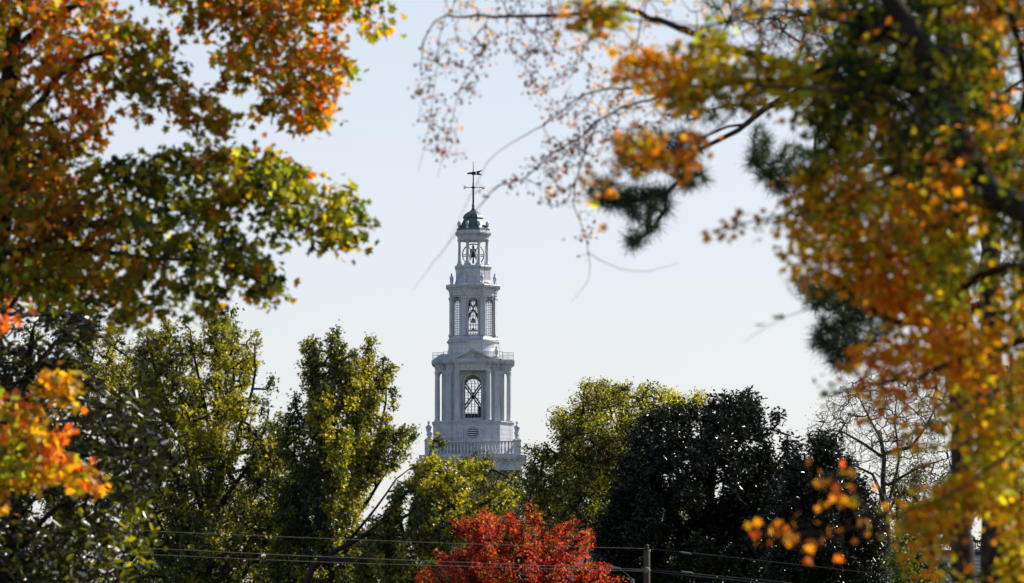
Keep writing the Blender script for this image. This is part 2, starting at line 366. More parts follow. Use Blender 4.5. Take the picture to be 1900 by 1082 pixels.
def window_bars(ow, sill, spring, cols, rows, r, head=True):
    mb = MB(); k_ = cols
    for i in range(1, cols):
        x = -ow + 2 * ow * i / cols
        mb.box(x - r, x + r, -r, r, sill, spring)
        # intersecting tracery: from each bar an arc to left and right
        for sgn in (-1, 1):
            Rr = 2 * ow * 0.98; pts = []
            for q in range(16):
                a = q / 15 * R(75); px_ = x + sgn * (Rr - Rr * math.cos(a)); pz = spring + Rr * math.sin(a)
                if px_ ** 2 + (pz - spring) ** 2 > (ow) ** 2: break
                pts.append((px_, 0, pz))
            if len(pts) > 1: mb.tube(pts, r, 4)
    for j in range(1, rows + 1):
        z = sill + (spring - sill) * j / rows
        mb.box(-ow, ow, -r * 0.9, r * 0.9, z - r, z + r)
    # frame following the opening
    arc = [(ow * 0.97, 0, sill + r)] + [(ow * 0.97 * math.cos(math.pi * k / 16), 0, spring + ow * 0.97 * math.sin(math.pi * k / 16)) for k in range(17)] + [(-ow * 0.97, 0, sill + r), (ow * 0.97, 0, sill + r)]
    mb.tube(arc, r * 1.8, 4)
    return mb
def arch_pane(ow, sill, spring, y):
    o = [(-ow, sill), (ow, sill)] + [(ow * math.cos(math.pi * k / 14), spring + ow * math.sin(math.pi * k / 14)) for k in range(1, 14)]
    n = len(o); return [(x, y, z) for x, z in o] + [(x, y + 0.01, z) for x, z in o], [tuple(range(n)), tuple(range(2 * n - 1, n - 1, -1))] + [(i, (i + 1) % n, n + (i + 1) % n, n + i) for i in range(n)]
AP = 41.8; HW = AP * math.tan(math.pi / 8)
for k in range(8):
    mt = Matrix.Rotation(R(45 * k), 4, 'Z') @ Matrix.Translation((0, -AP * P, 0))
    v, f = arch_panel(HW * P - 0.01, Z(627), Z(554), 10.0 * P, Z(624.5), Z(564.5), 0.13)
    MB().add(v, f, mt).build('belfry_wall', M['paint'], tower)
    mi = mt @ Matrix.Translation((0, 0.06, 0))
    wb = window_bars(9.4 * P, Z(624.5), Z(564.5), 4, 7, 0.022); q = MB(); q.add(wb.v, wb.f, mi); wo = q.build('window', M['sash'], tower)
    v, f = arch_pane(9.3 * P, Z(624.3), Z(564.5), 0.04); MB().add(v, f, mi).build('pane', M['glass'], wo)
    # arch surround
    tr = MB().tube([(10.6 * P, -0.03, Z(624.5))] + [(10.6 * P * math.cos(math.pi * j / 16), -0.03, Z(564.5) + 10.6 * P * math.sin(math.pi * j / 16)) for j in range(17)] + [(-10.6 * P, -0.03, Z(624.5))], 0.07, 6)
    q = MB(); q.add(tr.v, tr.f, mt); q.build('arch_molding', M['trim'], tower)
    # pilaster at the corner
    a = R(22.5 + 45 * k); mc = Matrix.Rotation(a - math.pi / 2, 4, 'Z') @ Matrix.Translation((0, -(AP / C8) * P + 0.12, 0))
    q = MB().box(-4.6 * P, 4.6 * P, -0.16, 0.1, Z(622), Z(557), mc).box(-5.3 * P, 5.3 * P, -0.24, 0.1, Z(625.6), Z(622.0), mc).box(-5.3 * P, 5.3 * P, -0.23, 0.1, Z(557), Z(553.4), mc)
    q.build('pilaster', M['clean'], tower)
# frame inside the belfry
inn = MB()
for sx in (-1, 1):
    for sy in (-1, 1):
        inn.tube([(sx * 20 * P, sy * 20 * P, Z(627)), (sx * 5 * P, sy * 5 * P, Z(556))], 0.11, 4)
        inn.tube([(sx * 26 * P, sy * 10 * P, Z(627)), (-sx * 6 * P, sy * 8 * P, Z(560))], 0.07, 4)
inn.box(-26 * P, 26 * P, -0.12, 0.12, Z(615), Z(613)); inn.box(-0.12, 0.12, -26 * P, 26 * P, Z(612.8), Z(611))
inn.box(-36 * P, 36 * P, -36 * P, 36 * P, Z(555), Z(554.2))
inn.tube([(-22 * P, 0, Z(600)), (0, 0, Z(575))], 0.13, 4).tube([(22 * P, 0, Z(600)), (0, 0, Z(575))], 0.13, 4)
inn.build('belfry_frame', M['wood'], tower)
bell(0, Z(590), 5.5 * P, M['bronze'], tower)
# --- round drum under the belfry
c = MB(); octo(c, [(45.2, 635), (46.8, 632.8), (44.6, 630), (43.6, 627)]); c.build('sill', M['trim'], tower)
c = MB(); rnd(c, [(48.0, 668), (48.0, 654), (46.8, 650), (46.2, 648), (46.2, 639), (47.6, 637.8), (49.4, 636.2), (49.4, 634.2), (47, 633.2)], 48)
c.build('drum', M['paint'], tower)
b = MB().lathe([(r * 1.1 * P, Z(668) + h * P) for r, h in URN], 16, 0, (43.5 * P, -46 * P)); b.build('urn', M['clean'], tower, True)
b = MB().lathe([(r * 1.1 * P, Z(668) + h * P) for r, h in URN], 16, 0, (43.5 * P, 46 * P)); b.build('urn', M['clean'], tower, True)
# --- main stage: cross-shaped entablature
def cross(a, b, c): return sc_out([(a, -c), (a, -b), (b, -b), (b, -a), (c, -a), (c, a), (b, a), (b, b), (a, b), (a, c), (-a, c), (-a, b), (-b, b), (-b, a), (-c, a), (-c, -a), (-b, -a), (-b, -b), (-a, -b), (-a, -c)])
e = MB()
e.prism(cross(33, 50, 70), Z(692), Z(686)); e.prism(cross(34, 51, 71), Z(686), Z(680.6)); e.prism(cross(35.5, 52.5, 72.5), Z(680.6), Z(678.4))
e.build('entablature', M['trim'], tower)
e = MB(); e.prism(cross(38, 55.5, 75.5), Z(678.4), Z(676)); e.prism(cross(39.5, 57, 77), Z(676), Z(671.6)); e.prism(cross(36, 53, 74), Z(671.6), Z(669.6))
e.build('cornice', M['trim'], tower)
for k in (0, 2):
    mt = Matrix.Rotation(R(90 * k), 4, 'Z')
    zb, zt = Z(671.6), Z(652.5)
    tri = MB(); y0, y1 = -75.0 * P, -66 * P
    tri.add([(-35 * P, y0 + 0.25, zb), (35 * P, y0 + 0.25, zb), (0, y0 + 0.25, zt - 0.2), (-35 * P, y1, zb), (35 * P, y1, zb), (0, y1, zt - 0.2)], [(0, 1, 2), (5, 4, 3), (0, 3, 4, 1), (1, 4, 5, 2), (2, 5, 3, 0)], mt)
    pd = tri.build('pediment', M['trim'], tower)
    for s_ in (-1, 1):
        rk = MB(); o = [(s_ * 39.5 * P, zb + 0.004), (s_ * 33 * P, zb + 0.004), (0, zt - 2.8 * P), (0, zt + 0.6 * P)]
        if s_ < 0: o = o[::-1]
        ya, yb = y0 - 0.1, y1 + 0.1
        rk.add([(x, ya, z) for x, z in o] + [(x, yb, z) for x, z in o], [(0, 1, 2, 3), (7, 6, 5, 4)] + [(i, 4 + i, 4 + (i + 1) % 4, (i + 1) % 4) for i in range(4)], mt)
        rk.build('raking_cornice', M['trim'], pd)
rf = MB(); rf.prism(sc_out([(-52, -52), (52, -52), (52, 52), (-52, 52)]), Z(669.6), Z(663), top=sc_out([(-44, -44), (44, -44), (44, 44), (-44, 44)]))
zr0, zr1 = Z(669.6), Z(657.5)
rf.add([(-74 * P, -34 * P, zr0), (-40 * P, -34 * P, zr0), (-40 * P, 34 * P, zr0), (-74 * P, 34 * P, zr0), (-60 * P, -8 * P, zr1), (-40 * P, -8 * P, zr1), (-40 * P, 8 * P, zr1), (-60 * P, 8 * P, zr1)],
       [(3, 2, 1, 0), (4, 5, 6, 7), (0, 1, 5, 4), (1, 2, 6, 5), (2, 3, 7, 6), (3, 0, 4, 7)])
rf.build('roof', paint_mat('patched light roof sheet', (0.6, 0.61, 0.63), 0, 1.0), tower)
# wire-mesh rail on the platform edge
for k in range(4):
    mt = Matrix.Rotation(R(90 * k), 4, 'Z')
    for s_ in (-1, 1):
        rl = MB(); X = lambda v: s_ * v * P
        for zz in (657, 661.5, 666): rl.tube([(X(75), -37.5 * P, Z(zz)), (X(55), -37.5 * P, Z(zz)), (X(55), -54 * P, Z(zz)), (X(39), -54 * P, Z(zz))], 0.022 if zz == 657 else 0.008, 4, mt)
        for a_, b_ in ((75, -37.5), (65, -37.5), (55, -37.5), (55, -54), (39, -54)): rl.tube([(X(a_), b_ * P, Z(671.6)), (X(a_), b_ * P, Z(656.6))], 0.022, 4, mt)
        for i in range(20): rl.tube([(X(56 + i), -37.5 * P, Z(671.6)), (X(56 + i), -37.5 * P, Z(657))], 0.005, 4, mt)
        rl.build('guard_rail', M['ceramic'], tower)
# portico columns (two to a side), square antae behind
COLP = [(5.6, 0), (5.6, 2.6), (5.0, 3.4), (4.7, 4.6), (4.45, 6), (4.5, 40), (4.1, 84), (3.9, 87), (4.6, 88), (4.6, 89.2), (5.4, 90.6), (5.4, 92.5)]
zc0 = Z(785); hs = (Z(692) - Z(785)) / (92.5 * P)
for k in range(4):
    for s_ in (-1, 1):
        x, y = s_ * 29.2, -66.5; a = R(90 * k); xx, yy = x * math.cos(a) - y * math.sin(a), x * math.sin(a) + y * math.cos(a)
        b = MB().lathe([(r * P, zc0 + h * hs * P) for r, h in COLP], 18, 0, (xx * P, yy * P)); co = b.build('column', M['clean'], tower, True)
        mt = Matrix.Rotation(a, 4, 'Z')
        MB().box((x - 6.2) * P, (x + 6.2) * P, (y - 6.2) * P, (y + 6.2) * P, zc0 - 0.02, zc0 + 2.2 * P, mt).build('plinth', M['clean'], co)
# main stage walls with the big arched windows
for k in range(4):
    mt = Matrix.Rotation(R(90 * k), 4, 'Z') @ Matrix.Translation((0, -51 * P, 0)); hw_ = 51 * P - 0.02 if k % 2 == 0 else 51 * P - 0.42
    v, f = arch_panel(hw_, Z(785), Z(692), 16 * P, Z(779), Z(715), 0.4)
    MB().add(v, f, mt).build('stage_wall', M['clean'], tower)
    mi = mt @ Matrix.Translation((0, 0.2, 0)); wb = window_bars(15.8 * P, Z(779), Z(715), 5, 6, 0.021); q = MB(); q.add(wb.v, wb.f, mi); wo = q.build('window', M['sash'], tower)
    v, f = arch_pane(15.6 * P, Z(778.6), Z(715), 0.05); MB().add(v, f, mi).build('pane', M['glass'], wo)
    tr = MB().tube([(18.3 * P, -0.03, Z(779))] + [(18.3 * P * math.cos(math.pi * j / 20), -0.03, Z(715) + 18.3 * P * math.sin(math.pi * j / 20)) for j in range(21)] + [(-18.3 * P, -0.03, Z(779))], 0.11, 6)
    q = MB(); q.add(tr.v, tr.f, mt); q.build('arch_molding', M['trim'], tower)
    for s_ in (-1, 1):                                # antae: corner pilasters and those behind the columns
        q = MB().box(s_ * 45.5 * P - 5.2 * P, s_ * 45.5 * P + 5.2 * P, -0.16, 0.01, Z(778), Z(698), mt).box(s_ * 45.5 * P - 6 * P, s_ * 45.5 * P + 6 * P, -0.24, 0.01, Z(785), Z(778), mt).box(s_ * 45.5 * P - 6 * P, s_ * 45.5 * P + 6 * P, -0.24, 0.01, Z(698), Z(692), mt)
        q.build('pilaster', M['clean'], tower)
        q = MB().box(s_ * 29.2 * P - 6 * P, s_ * 29.2 * P + 6 * P, -7 * P, 0.01, Z(785), Z(692), mt); q.build('pilaster', M['clean'], tower)
inn = MB()
for s_ in (-1, 1):
    for off in (-2.4, 2.4):
        inn.tube([(s_ * -30 * P, 0.8, Z(775) + off * P * 1.4), (s_ * 26 * P, 0.8, Z(698) + off * P * 1.4)], 0.088, 4)
inn.box(-20 * P, 20 * P, 0.9, 1.6, Z(781), Z(766)); inn.box(8 * P, 20 * P, 0.7, 1.5, Z(768), Z(752)); inn.lathe([(0.28, Z(738)), (0.28, Z(733))], 8, 0, (0, 0.8))
inn.box(-49 * P, 49 * P, -49 * P, 49 * P, Z(785), Z(783.6)); inn.box(-48 * P, 48 * P, -48 * P, 48 * P, Z(694), Z(692.3))
inn.build('timber_bracing', M['wood'], tower)
# --- pedestal
def ped(a, d_, b, c_):   # central bay, then canted shoulders
    q = [(a, -d_), (a, -d_ + 5), (b, -d_ + 9), (c_, -(c_ - 42)), (c_, c_ - 42), (b, d_ - 9), (a, d_ - 5), (a, d_), (-a, d_), (-a, d_ - 5), (-b, d_ - 9), (-c_, c_ - 42), (-c_, -(c_ - 42)), (-b, -d_ + 9), (-a, -d_ + 5), (-a, -d_)]
    return sc_out(q)
pd = MB(); pd.prism(ped(36, 72, 50, 74), Z(852), Z(789.2)); pd = pd.build('pedestal', M['paint'], tower)
q = MB(); q.prism(ped(37, 73.2, 51, 75.2), Z(789.2), Z(787)); q.prism(ped(38, 74.2, 52, 76.2), Z(787), Z(785)); q.build('cornice', M['trim'], tower)
for k in (0, 2):
    mt = Matrix.Rotation(R(90 * k), 4, 'Z') @ Matrix.Translation((0, -72 * P, 0))
    lv = MB(); o8 = [(11.2 * P * math.cos(R(22.5 + 45 * j)), 11.2 * P * math.sin(R(22.5 + 45 * j))) for j in range(8)]
    zc = Z(807); n = 8
    lv.add([(x, -0.03, zc + z) for x, z in o8] + [(x, 0.02, zc + z) for x, z in o8], [tuple(range(8))] + [(i, (i + 1) % 8, 8 + (i + 1) % 8, 8 + i) for i in range(8)], mt)
    lo = lv.build('louver', M['wood'], tower)
    sl = MB()
    for j in range(-2, 3):
        zz = zc + j * 4.1 * P; half = min(10.6, 10.6 + 4.2 - abs(j) * 4.1 if abs(j) * 4.1 > 4.2 else 10.6) * P
        sl.box(-half, half, -0.09, -0.032, zz - 0.05, zz + 0.05, mt)
    sl.build('slats', M['trim'], lo)
# --- balustrade
BR = 84.0
bal = empty('balustrade', (0, 0, 0)); bal.parent = tower
rails = MB(); zb0, zb1 = Z(850), Z(823.4)
for k in range(4):
    mt = Matrix.Rotation(R(90 * k), 4, 'Z')
    rails.box(-(BR - 7) * P, (BR - 7) * P, (-BR - 2.4) * P, (-BR + 2.4) * P, zb1 - 2.2 * P, zb1, mt); rails.box(-(BR - 7) * P, (BR - 7) * P, (-BR - 2.4) * P, (-BR + 2.4) * P, zb0 - 0.05, zb0 + 3 * P, mt)
rails.build('rail', M['trim'], bal)
BALP = [(1.5, 0), (1.5, 1.6), (0.9, 2.4), (1.1, 3.6), (1.9, 6.2), (1.9, 8), (1.2, 12), (0.9, 15.5), (1.5, 17), (1.5, 19.5)]
hb = (zb1 - 2.2 * P) - (zb0 + 3 * P); b0 = MB().lathe([(r * P, h / 19.5 * hb) for r, h in BALP], 10)
first = None
for k in range(4):
    for i in range(24):
        x = (-72 + 144 * i / 23) * P; y = -BR * P; a = R(90 * k)
        if first is None: first = b0.build('baluster', M['clean'], bal, True); o = first
        else: o = first.copy(); COL.objects.link(o); o.parent = bal
        o.location = (x * math.cos(a) - y * math.sin(a), x * math.sin(a) + y * math.cos(a), zb0 + 3 * P)
UR2 = [(3.0, 0), (3.0, 1), (1.6, 3), (2.4, 4.4), (4.2, 6.2), (4.4, 7.2), (3.2, 8), (4.2, 14), (5.2, 19.5), (6.0, 20.4), (6.0, 21.4), (4.2, 23.2), (1.8, 25.2), (1.2, 26.6), (2.2, 28.6), (2.4, 30), (1.0, 32.4), (0.2, 33.6)]
for sx in (-1, 1):
    for sy in (-1, 1):
        cx_, cy_ = sx * 81.5, sy * 84
        po = MB().box((cx_ - 7) * P, (cx_ + 7) * P, (cy_ - 7) * P, (cy_ + 7) * P, zb0 - 0.06, Z(824)).box((cx_ - 8.2) * P, (cx_ + 8.2) * P, (cy_ - 8.2) * P, (cy_ + 8.2) * P, Z(824), Z(821.6))
        po.prism(sc_out([(cx_ - 7.6, cy_ - 7.6), (cx_ + 7.6, cy_ - 7.6), (cx_ + 7.6, cy_ + 7.6), (cx_ - 7.6, cy_ + 7.6)]), Z(821.6), Z(817), top=sc_out([(cx_ - 2.5, cy_ - 2.5), (cx_ + 2.5, cy_ - 2.5), (cx_ + 2.5, cy_ + 2.5), (cx_ - 2.5, cy_ + 2.5)]))
        po.build('post', M['paint'], tower)
        MB().lathe([(r * P, Z(818) + h * 0.96 * P) for r, h in UR2], 16, 0, (cx_ * P, cy_ * P)).build('urn', M['clean'], tower, True)
# --- base cornice with dentils, then the shaft
def sq(h): return sc_out([(-h, -h), (h, -h), (h, h), (-h, h)])
q = MB(); q.prism(sq(99), Z(854.4), Z(849.8)); q.prism(sq(96.5), Z(857.4), Z(854.4)); q.prism(sq(90), Z(874.5), Z(857.4)); q.prism(sq(91.5), Z(877.5), Z(874.5))
q.build('cornice', M['trim'], tower)
q = MB()
for k in range(4):
    mt = Matrix.Rotation(R(90 * k), 4, 'Z')
    for i in range(17):
        x = (-88 + 11 * i) * P; q.box(x - 2.6 * P, x + 2.6 * P, -94.5 * P, -89.9 * P, Z(860.6), Z(857.4), mt)
q.build('dentils', M['trim'], tower)
sh = MB(); sh.prism(sq(87), 0, Z(915)); sh.build('shaft', M['brick'], tower)
sh = MB(); sh.prism(sq(89), Z(915), Z(877.5), top=sq(86)); sh.build('skirt_roof', M['slate'], tower)
# lightning cable
MB().tube([(25 * P, -22 * P, Z(427)), (24.5 * P, -26 * P, Z(436)), (21 * P, -33 * P, Z(495)), (22 * P, -34 * P, Z(531)), (44 * P, -52 * P, Z(531.5)), (40 * P, -45 * P, Z(545)), (41 * P, -45 * P, Z(630)), (47.5 * P, -50 * P, Z(640)), (50 * P, -54 * P, Z(668)), (52 * P, -59 * P, Z(672)), (49 * P, -53 * P, Z(690)), (52.5 * P, -52.5 * P, Z(784))], 0.018, 5).build('lightning_cable', M['iron'], tower)

# ================================================================== VEGETATION
def in_poly(px, py, poly):
    ins = np.zeros(px.shape, bool); n = len(poly)
    for i in range(n):
        x0, y0 = poly[i]; x1, y1 = poly[(i + 1) % n]
        c = ((y0 > py) != (y1 > py)) & (px < (x1 - x0) * (py - y0) / ((y1 - y0) + 1e-9) + x0); ins ^= c
    return ins
def edge_dist(px, py, poly):
    d = np.full(px.shape, 1e9); n = len(poly)
    for i in range(n):
        a = np.array(poly[i], float); b = np.array(poly[(i + 1) % n], float); ab = b - a
        t = np.clip(((px - a[0]) * ab[0] + (py - a[1]) * ab[1]) / (ab @ ab + 1e-9), 0, 1)
        d = np.minimum(d, np.hypot(px - a[0] - t * ab[0], py - a[1] - t * ab[1]))
    return d
def fields(scale, seed):
    q = np.random.default_rng(seed); K = q.normal(size=(9, 3)); K /= np.linalg.norm(K, axis=1, keepdims=True); K *= (2 * np.pi / scale) * q.uniform(.6, 1.7, (9, 1)); ph = q.uniform(0, 6.28, 9)
    return lambda p: np.sin(p @ K.T + ph).sum(1) / 3.0
def sample(poly, n, Y, depth, holes=(), round_=1.0, lump=None, cut=0.45, seed=3, tall=1.0, rim=9):
    if lump is None: lump = 1.7 if Y > 150 else (0.55 if Y > 78 else 0)
    if not lump: return sample0(poly, n, Y, depth, holes, round_)
    P3, XY = sample0(poly, int(n / (1 - cut)), Y, depth, holes, round_)
    Q3 = P3 * np.array([1, 1, 1 / tall]); f = fields(lump, seed)(Q3) + 0.6 * fields(lump * .45, seed + 1)(Q3); k = f > np.quantile(f, cut)
    return P3[k], XY[k]
def tufts(poly, n, Y, depth, per, rad, elong=1.5, holes=(), tips=(), cx=None, lean=0.35, inset=0.7):
    """crown as many leafy shoots: each a tapering plume of clumps, leaning away from the trunk line cx"""
    pa = np.array(poly, float); cx = pa[:, 0].mean() if cx is None else cx; m = 0.18 / 1900 * Y
    P3, XY = sample0(poly, n * 3, Y, depth, holes); e = edge_dist(XY[:, 0], XY[:, 1], poly); k = np.nonzero(e > rad * inset)[0][:n]
    C = list(XY[k]); D = list(P3[k][:, 1] - Y); S = list(rng.uniform(.7, 1.25, len(k)))
    for t in tips:
        C.append(np.array([t[0], t[1] + rad * elong])); D.append(rng.uniform(-.3, .3) * depth); S.append(t[2] if len(t) > 2 else .8)
    out = []; oxy = []; w_ = (pa[:, 0].max() - pa[:, 0].min()) / 2
    for c, d, s_ in zip(C, D, S):
        L_ = rad * elong * s_; a = lean * (c[0] - cx) / w_ + rng.normal() * .15; k_ = max(3, int(per * s_))
        t = rng.uniform(-1, 1, k_); t = np.sign(t) * np.abs(t) ** .9; rr = rad * s_ * np.sqrt(np.clip(1 - t, 0.03, 1) * .5 + .05) * np.where(t < -.6, .7, 1)
        th = rng.uniform(0, 6.28, k_); q = np.sqrt(rng.random(k_)) * rr; x = c[0] + t * L_ * a + q * np.cos(th); y = c[1] - t * L_; dy = d + q * np.sin(th) * m + t * L_ * m * rng.normal() * .2
        out.append(atv(x, y, Y + dy)); oxy.append(np.stack([x, y], -1))
    return np.concatenate(out), np.concatenate(oxy)
def sample0(poly, n, Y, depth, holes=(), round_=1.0):
    """n clump centres inside an outline seen at distance Y, rounded off in depth (metres) towards the rim"""
    if n <= 0: return np.zeros((0, 3)), np.zeros((0, 2))
    pa = np.array(poly, float); lo, hi = pa.min(0), pa.max(0); ox = []; oy = []; got = 0
    while got < n:
        x = rng.uniform(lo[0], hi[0], n * 2); y = rng.uniform(lo[1], hi[1], n * 2); k = in_poly(x, y, poly)
        for h in holes: k &= ~in_poly(x, y, h)
        ox.append(x[k]); oy.append(y[k]); got += k.sum()
    x = np.concatenate(ox)[:n]; y = np.concatenate(oy)[:n]
    e = edge_dist(x, y, poly); m = 0.18 / 1900 * Y
    half = np.minimum(depth, np.sqrt(np.maximum(e * m, 0.01) * 2 * depth) * round_)
    dy = rng.uniform(-1, 1, n) * half
    return atv(x, y, Y + dy), np.stack([x, y], -1)

LEAF = {}
def halfleaf(pts, fold):
    """symmetric leaf from its right-hand outline; folded on the midrib"""
    v = [(0, 0, 0)] + [(x, y, abs(x) * fold) for x, y in pts] + [(0, 1, -0.05)]; n = len(pts)
    v += [(-x, y, abs(x) * fold) for x, y in pts]
    f = [list(range(0, n + 2)), [n + 1] + [n + 2 + k for k in range(n - 1, -1, -1)] + [0]]
    return np.array(v, float), f
LEAF['maple'] = halfleaf([(0.30, -0.06), (0.50, 0.16), (0.30, 0.28), (0.56, 0.62), (0.20, 0.62)], 0.25)
LEAF['star'] = halfleaf([(0.42, -0.02), (0.16, 0.24), (0.60, 0.55), (0.17, 0.50)], 0.3)
LEAF['oval'] = halfleaf([(0.17, 0.22), (0.24, 0.55), (0.15, 0.85)], 0.35)
LEAF['blade'] = halfleaf([(0.26, 0.4)], 0.2)
LEAF['cup'] = halfleaf([(0.32, 0.2), (0.36, 0.6)], 0.35)

def make_mesh(name, V, faces_t, nper, cnt, mat, parent, tint=None, smooth=False):
    """V: (cnt*nper,3); faces_t: template faces"""
    sizes = [len(f) for f in faces_t]; loops_t = np.concatenate([np.array(f) for f in faces_t]); nl = len(loops_t)
    loops = (np.arange(cnt)[:, None] * nper + loops_t[None, :]).ravel().astype(np.int32)
    st = np.concatenate([[0], np.cumsum(sizes)[:-1]]); starts = (np.arange(cnt)[:, None] * nl + st[None, :]).ravel().astype(np.int32)
    me = bpy.data.meshes.new(name); me.vertices.add(len(V)); me.vertices.foreach_set('co', V.astype(np.float32).ravel())
    me.loops.add(len(loops)); me.loops.foreach_set('vertex_index', loops)
    me.polygons.add(len(starts)); me.polygons.foreach_set('loop_start', starts)
    if smooth: me.polygons.foreach_set('use_smooth', np.ones(len(starts), bool))
    me.update(calc_edges=True); me.materials.append(mat)
    if tint is not None:
        ca = me.color_attributes.new('tint', 'FLOAT_COLOR', 'POINT')
        c4 = np.ones((len(V), 4), np.float32); c4[:, :3] = np.repeat(tint, nper, axis=0); ca.data.foreach_set('color', c4.ravel())
    o = bpy.data.objects.new(name, me); COL.objects.link(o)
    if parent: o.parent = parent
    return o
def leaves(name, pos, size, kind, tint, mat, parent, up=0.6, droop=0.6, out=None):
    n = len(pos); tv, tf = LEAF[kind]
    ax = rng.normal(size=(n, 3)); ax[:, 2] = ax[:, 2] * 0.5 - droop
    if out is not None: ax += out
    ax /= np.linalg.norm(ax, axis=1, keepdims=True)
    nr = rng.normal(size=(n, 3)); nr[:, 2] += up * 1.6; nr -= (nr * ax).sum(1, keepdims=True) * ax; nr /= np.linalg.norm(nr, axis=1, keepdims=True) + 1e-9
    sd_ = np.cross(ax, nr); s = (size * rng.uniform(0.65, 1.25, n))[:, None, None]
    V = pos[:, None, :] + s * (tv[None, :, 0:1] * sd_[:, None] + (tv[None, :, 1:2]) * ax[:, None] + tv[None, :, 2:3] * nr[:, None])
    return make_mesh(name, V.reshape(-1, 3), tf, len(tv), n, mat, parent, tint)
def frusta(name, A, B, ra, rb, mat, parent, sides=5):
    n = len(A); d = B - A; ln = np.linalg.norm(d, axis=1, keepdims=True) + 1e-9; d = d / ln
    ref = np.where(np.abs(d[:, 2:3]) < 0.9, np.array([[0, 0, 1.0]]), np.array([[1.0, 0, 0]])); u = np.cross(d, ref); u /= np.linalg.norm(u, axis=1, keepdims=True); v = np.cross(d, u)
    an = np.arange(sides) * 2 * np.pi / sides; c = np.cos(an)[None, :, None]; s = np.sin(an)[None, :, None]
    ring = c * u[:, None] + s * v[:, None]; ext = (d * np.minimum(ra, 0.3 * ln[:, 0])[:, None] * 0.5)[:, None]
    V = np.concatenate([A[:, None] - ext + ra[:, None, None] * ring, B[:, None] + rb[:, None, None] * ring], 1)
    f = [[k, (k + 1) % sides, sides + (k + 1) % sides, sides + k] for k in range(sides)]
    return make_mesh(name, V.reshape(-1, 3), f, 2 * sides, n, mat, parent, None, True)
def resample(P_, step, jit):
    P_ = np.array(P_, float); out = [P_[0]]
    # Catmull-Rom
    for i in range(len(P_) - 1):
        p0 = P_[max(i - 1, 0)]; p1 = P_[i]; p2 = P_[i + 1]; p3 = P_[min(i + 2, len(P_) - 1)]; k = max(1, int(np.linalg.norm(p2 - p1) / step))
        for j in range(1, k + 1):
            t = j / k; q = 0.5 * ((2 * p1) + (p2 - p0) * t + (2 * p0 - 5 * p1 + 4 * p2 - p3) * t * t + (3 * p1 - p0 - 3 * p2 + p3) * t ** 3); out.append(q)
    o = np.array(out); o[1:-1] += rng.normal(size=o[1:-1].shape) * jit; return o
class Skel:
    def __init__(s): s.p = []; s.par = []; s.ex = []; s.rad = []; s.chains = []
    def limb(s, pts, r0, r1, step, attach=None, jit=0.0):
        q = resample(pts, step, jit); n = len(q); prev = -1
        if attach is not None and s.p:
            a = np.array(s.p); prev = int(np.argmin(np.linalg.norm(a - q[0], axis=1)))
        c0 = [(s.p[prev], r0)] if prev >= 0 and np.linalg.norm(s.p[prev] - q[0]) > .02 else []
        s.chains.append(c0 + [(x, r0 + (r1 - r0) * i / max(1, n - 1)) for i, x in enumerate(q)])
        for i, x in enumerate(q):
            s.p.append(x); s.par.append(prev); s.ex.append(True); s.rad.append(r0 + (r1 - r0) * i / max(1, n - 1)); prev = len(s.p) - 1
        return s
    def grow(s, cl, step, wob=0.12, sag=0.0, twig=0.006, k=0.012, up=0.0):
        """join every clump centre to the nearest wood, from the inside outwards"""
        cap = len(s.p) + 1; base = np.array(s.p); order = np.argsort([np.min(np.linalg.norm(base - c, axis=1)) for c in cl]) if len(cl) else []
        buf = np.zeros((len(s.p) + len(cl) * 14 + 10, 3)); n = len(s.p); buf[:n] = base; plen = np.zeros(len(buf)); tips = []
        for ci in order:
            c = cl[ci]; dv = buf[:n] - c; d = np.sqrt((dv * dv).sum(1)) + 0.12 * plen[:n] + up * np.maximum(0, dv[:, 2])
            j = int(np.argmin(d)); a = buf[j]; L_ = np.linalg.norm(c - a); m = int(min(12, max(1, round(L_ / step)))); prev = j
            side = rng.normal(size=3) * L_ * wob
            for q in range(1, m + 1):
                t = q / m; x = a + (c - a) * t + side * math.sin(math.pi * t); x[2] += sag * L_ * math.sin(math.pi * t)
                buf[n] = x; plen[n] = plen[prev] + L_ / m; s.p.append(x); s.par.append(prev); s.ex.append(False); s.rad.append(0); prev = n; n += 1
            tips.append(prev)
        par = np.array(s.par); load = np.zeros(n)
        for t_ in tips: load[t_] += 1
        for i in range(n - 1, -1, -1):
            if par[i] >= 0: load[par[i]] += load[i]
        for i in range(n):
            if not s.ex[i]: s.rad[i] = twig + k * math.sqrt(max(0, load[i] - 1))
        return s
    def build(s, mats, parent, trunk_name='trunk', thick=None, branch_name='branches', one=False):
        p = np.array(s.p); par = np.array(s.par); ex = np.array(s.ex); r = np.array(s.rad); e = par >= 0; i = np.nonzero(e)[0]
        ra = r[par[i]].copy(); tw = ~ex[i]; ra[tw] = np.minimum(ra[tw], r[i][tw] * 1.3)
        mb = MB()
        for c in s.chains:
            if len(c) > 1: mb.tube([q for q, _ in c], [x for _, x in c], 12)
        if one:
            for A, B, a_, b_ in zip(p[par[i][tw]], p[i[tw]], ra[tw], r[i[tw]]): mb.tube([A, B], [float(a_), float(b_)], 4)
        mb.build(trunk_name, mats, parent, True)
        if one: return
        if tw.any(): frusta(branch_name, p[par[i][tw]], p[i[tw]], ra[tw], r[i[tw]], mats, parent, 4)
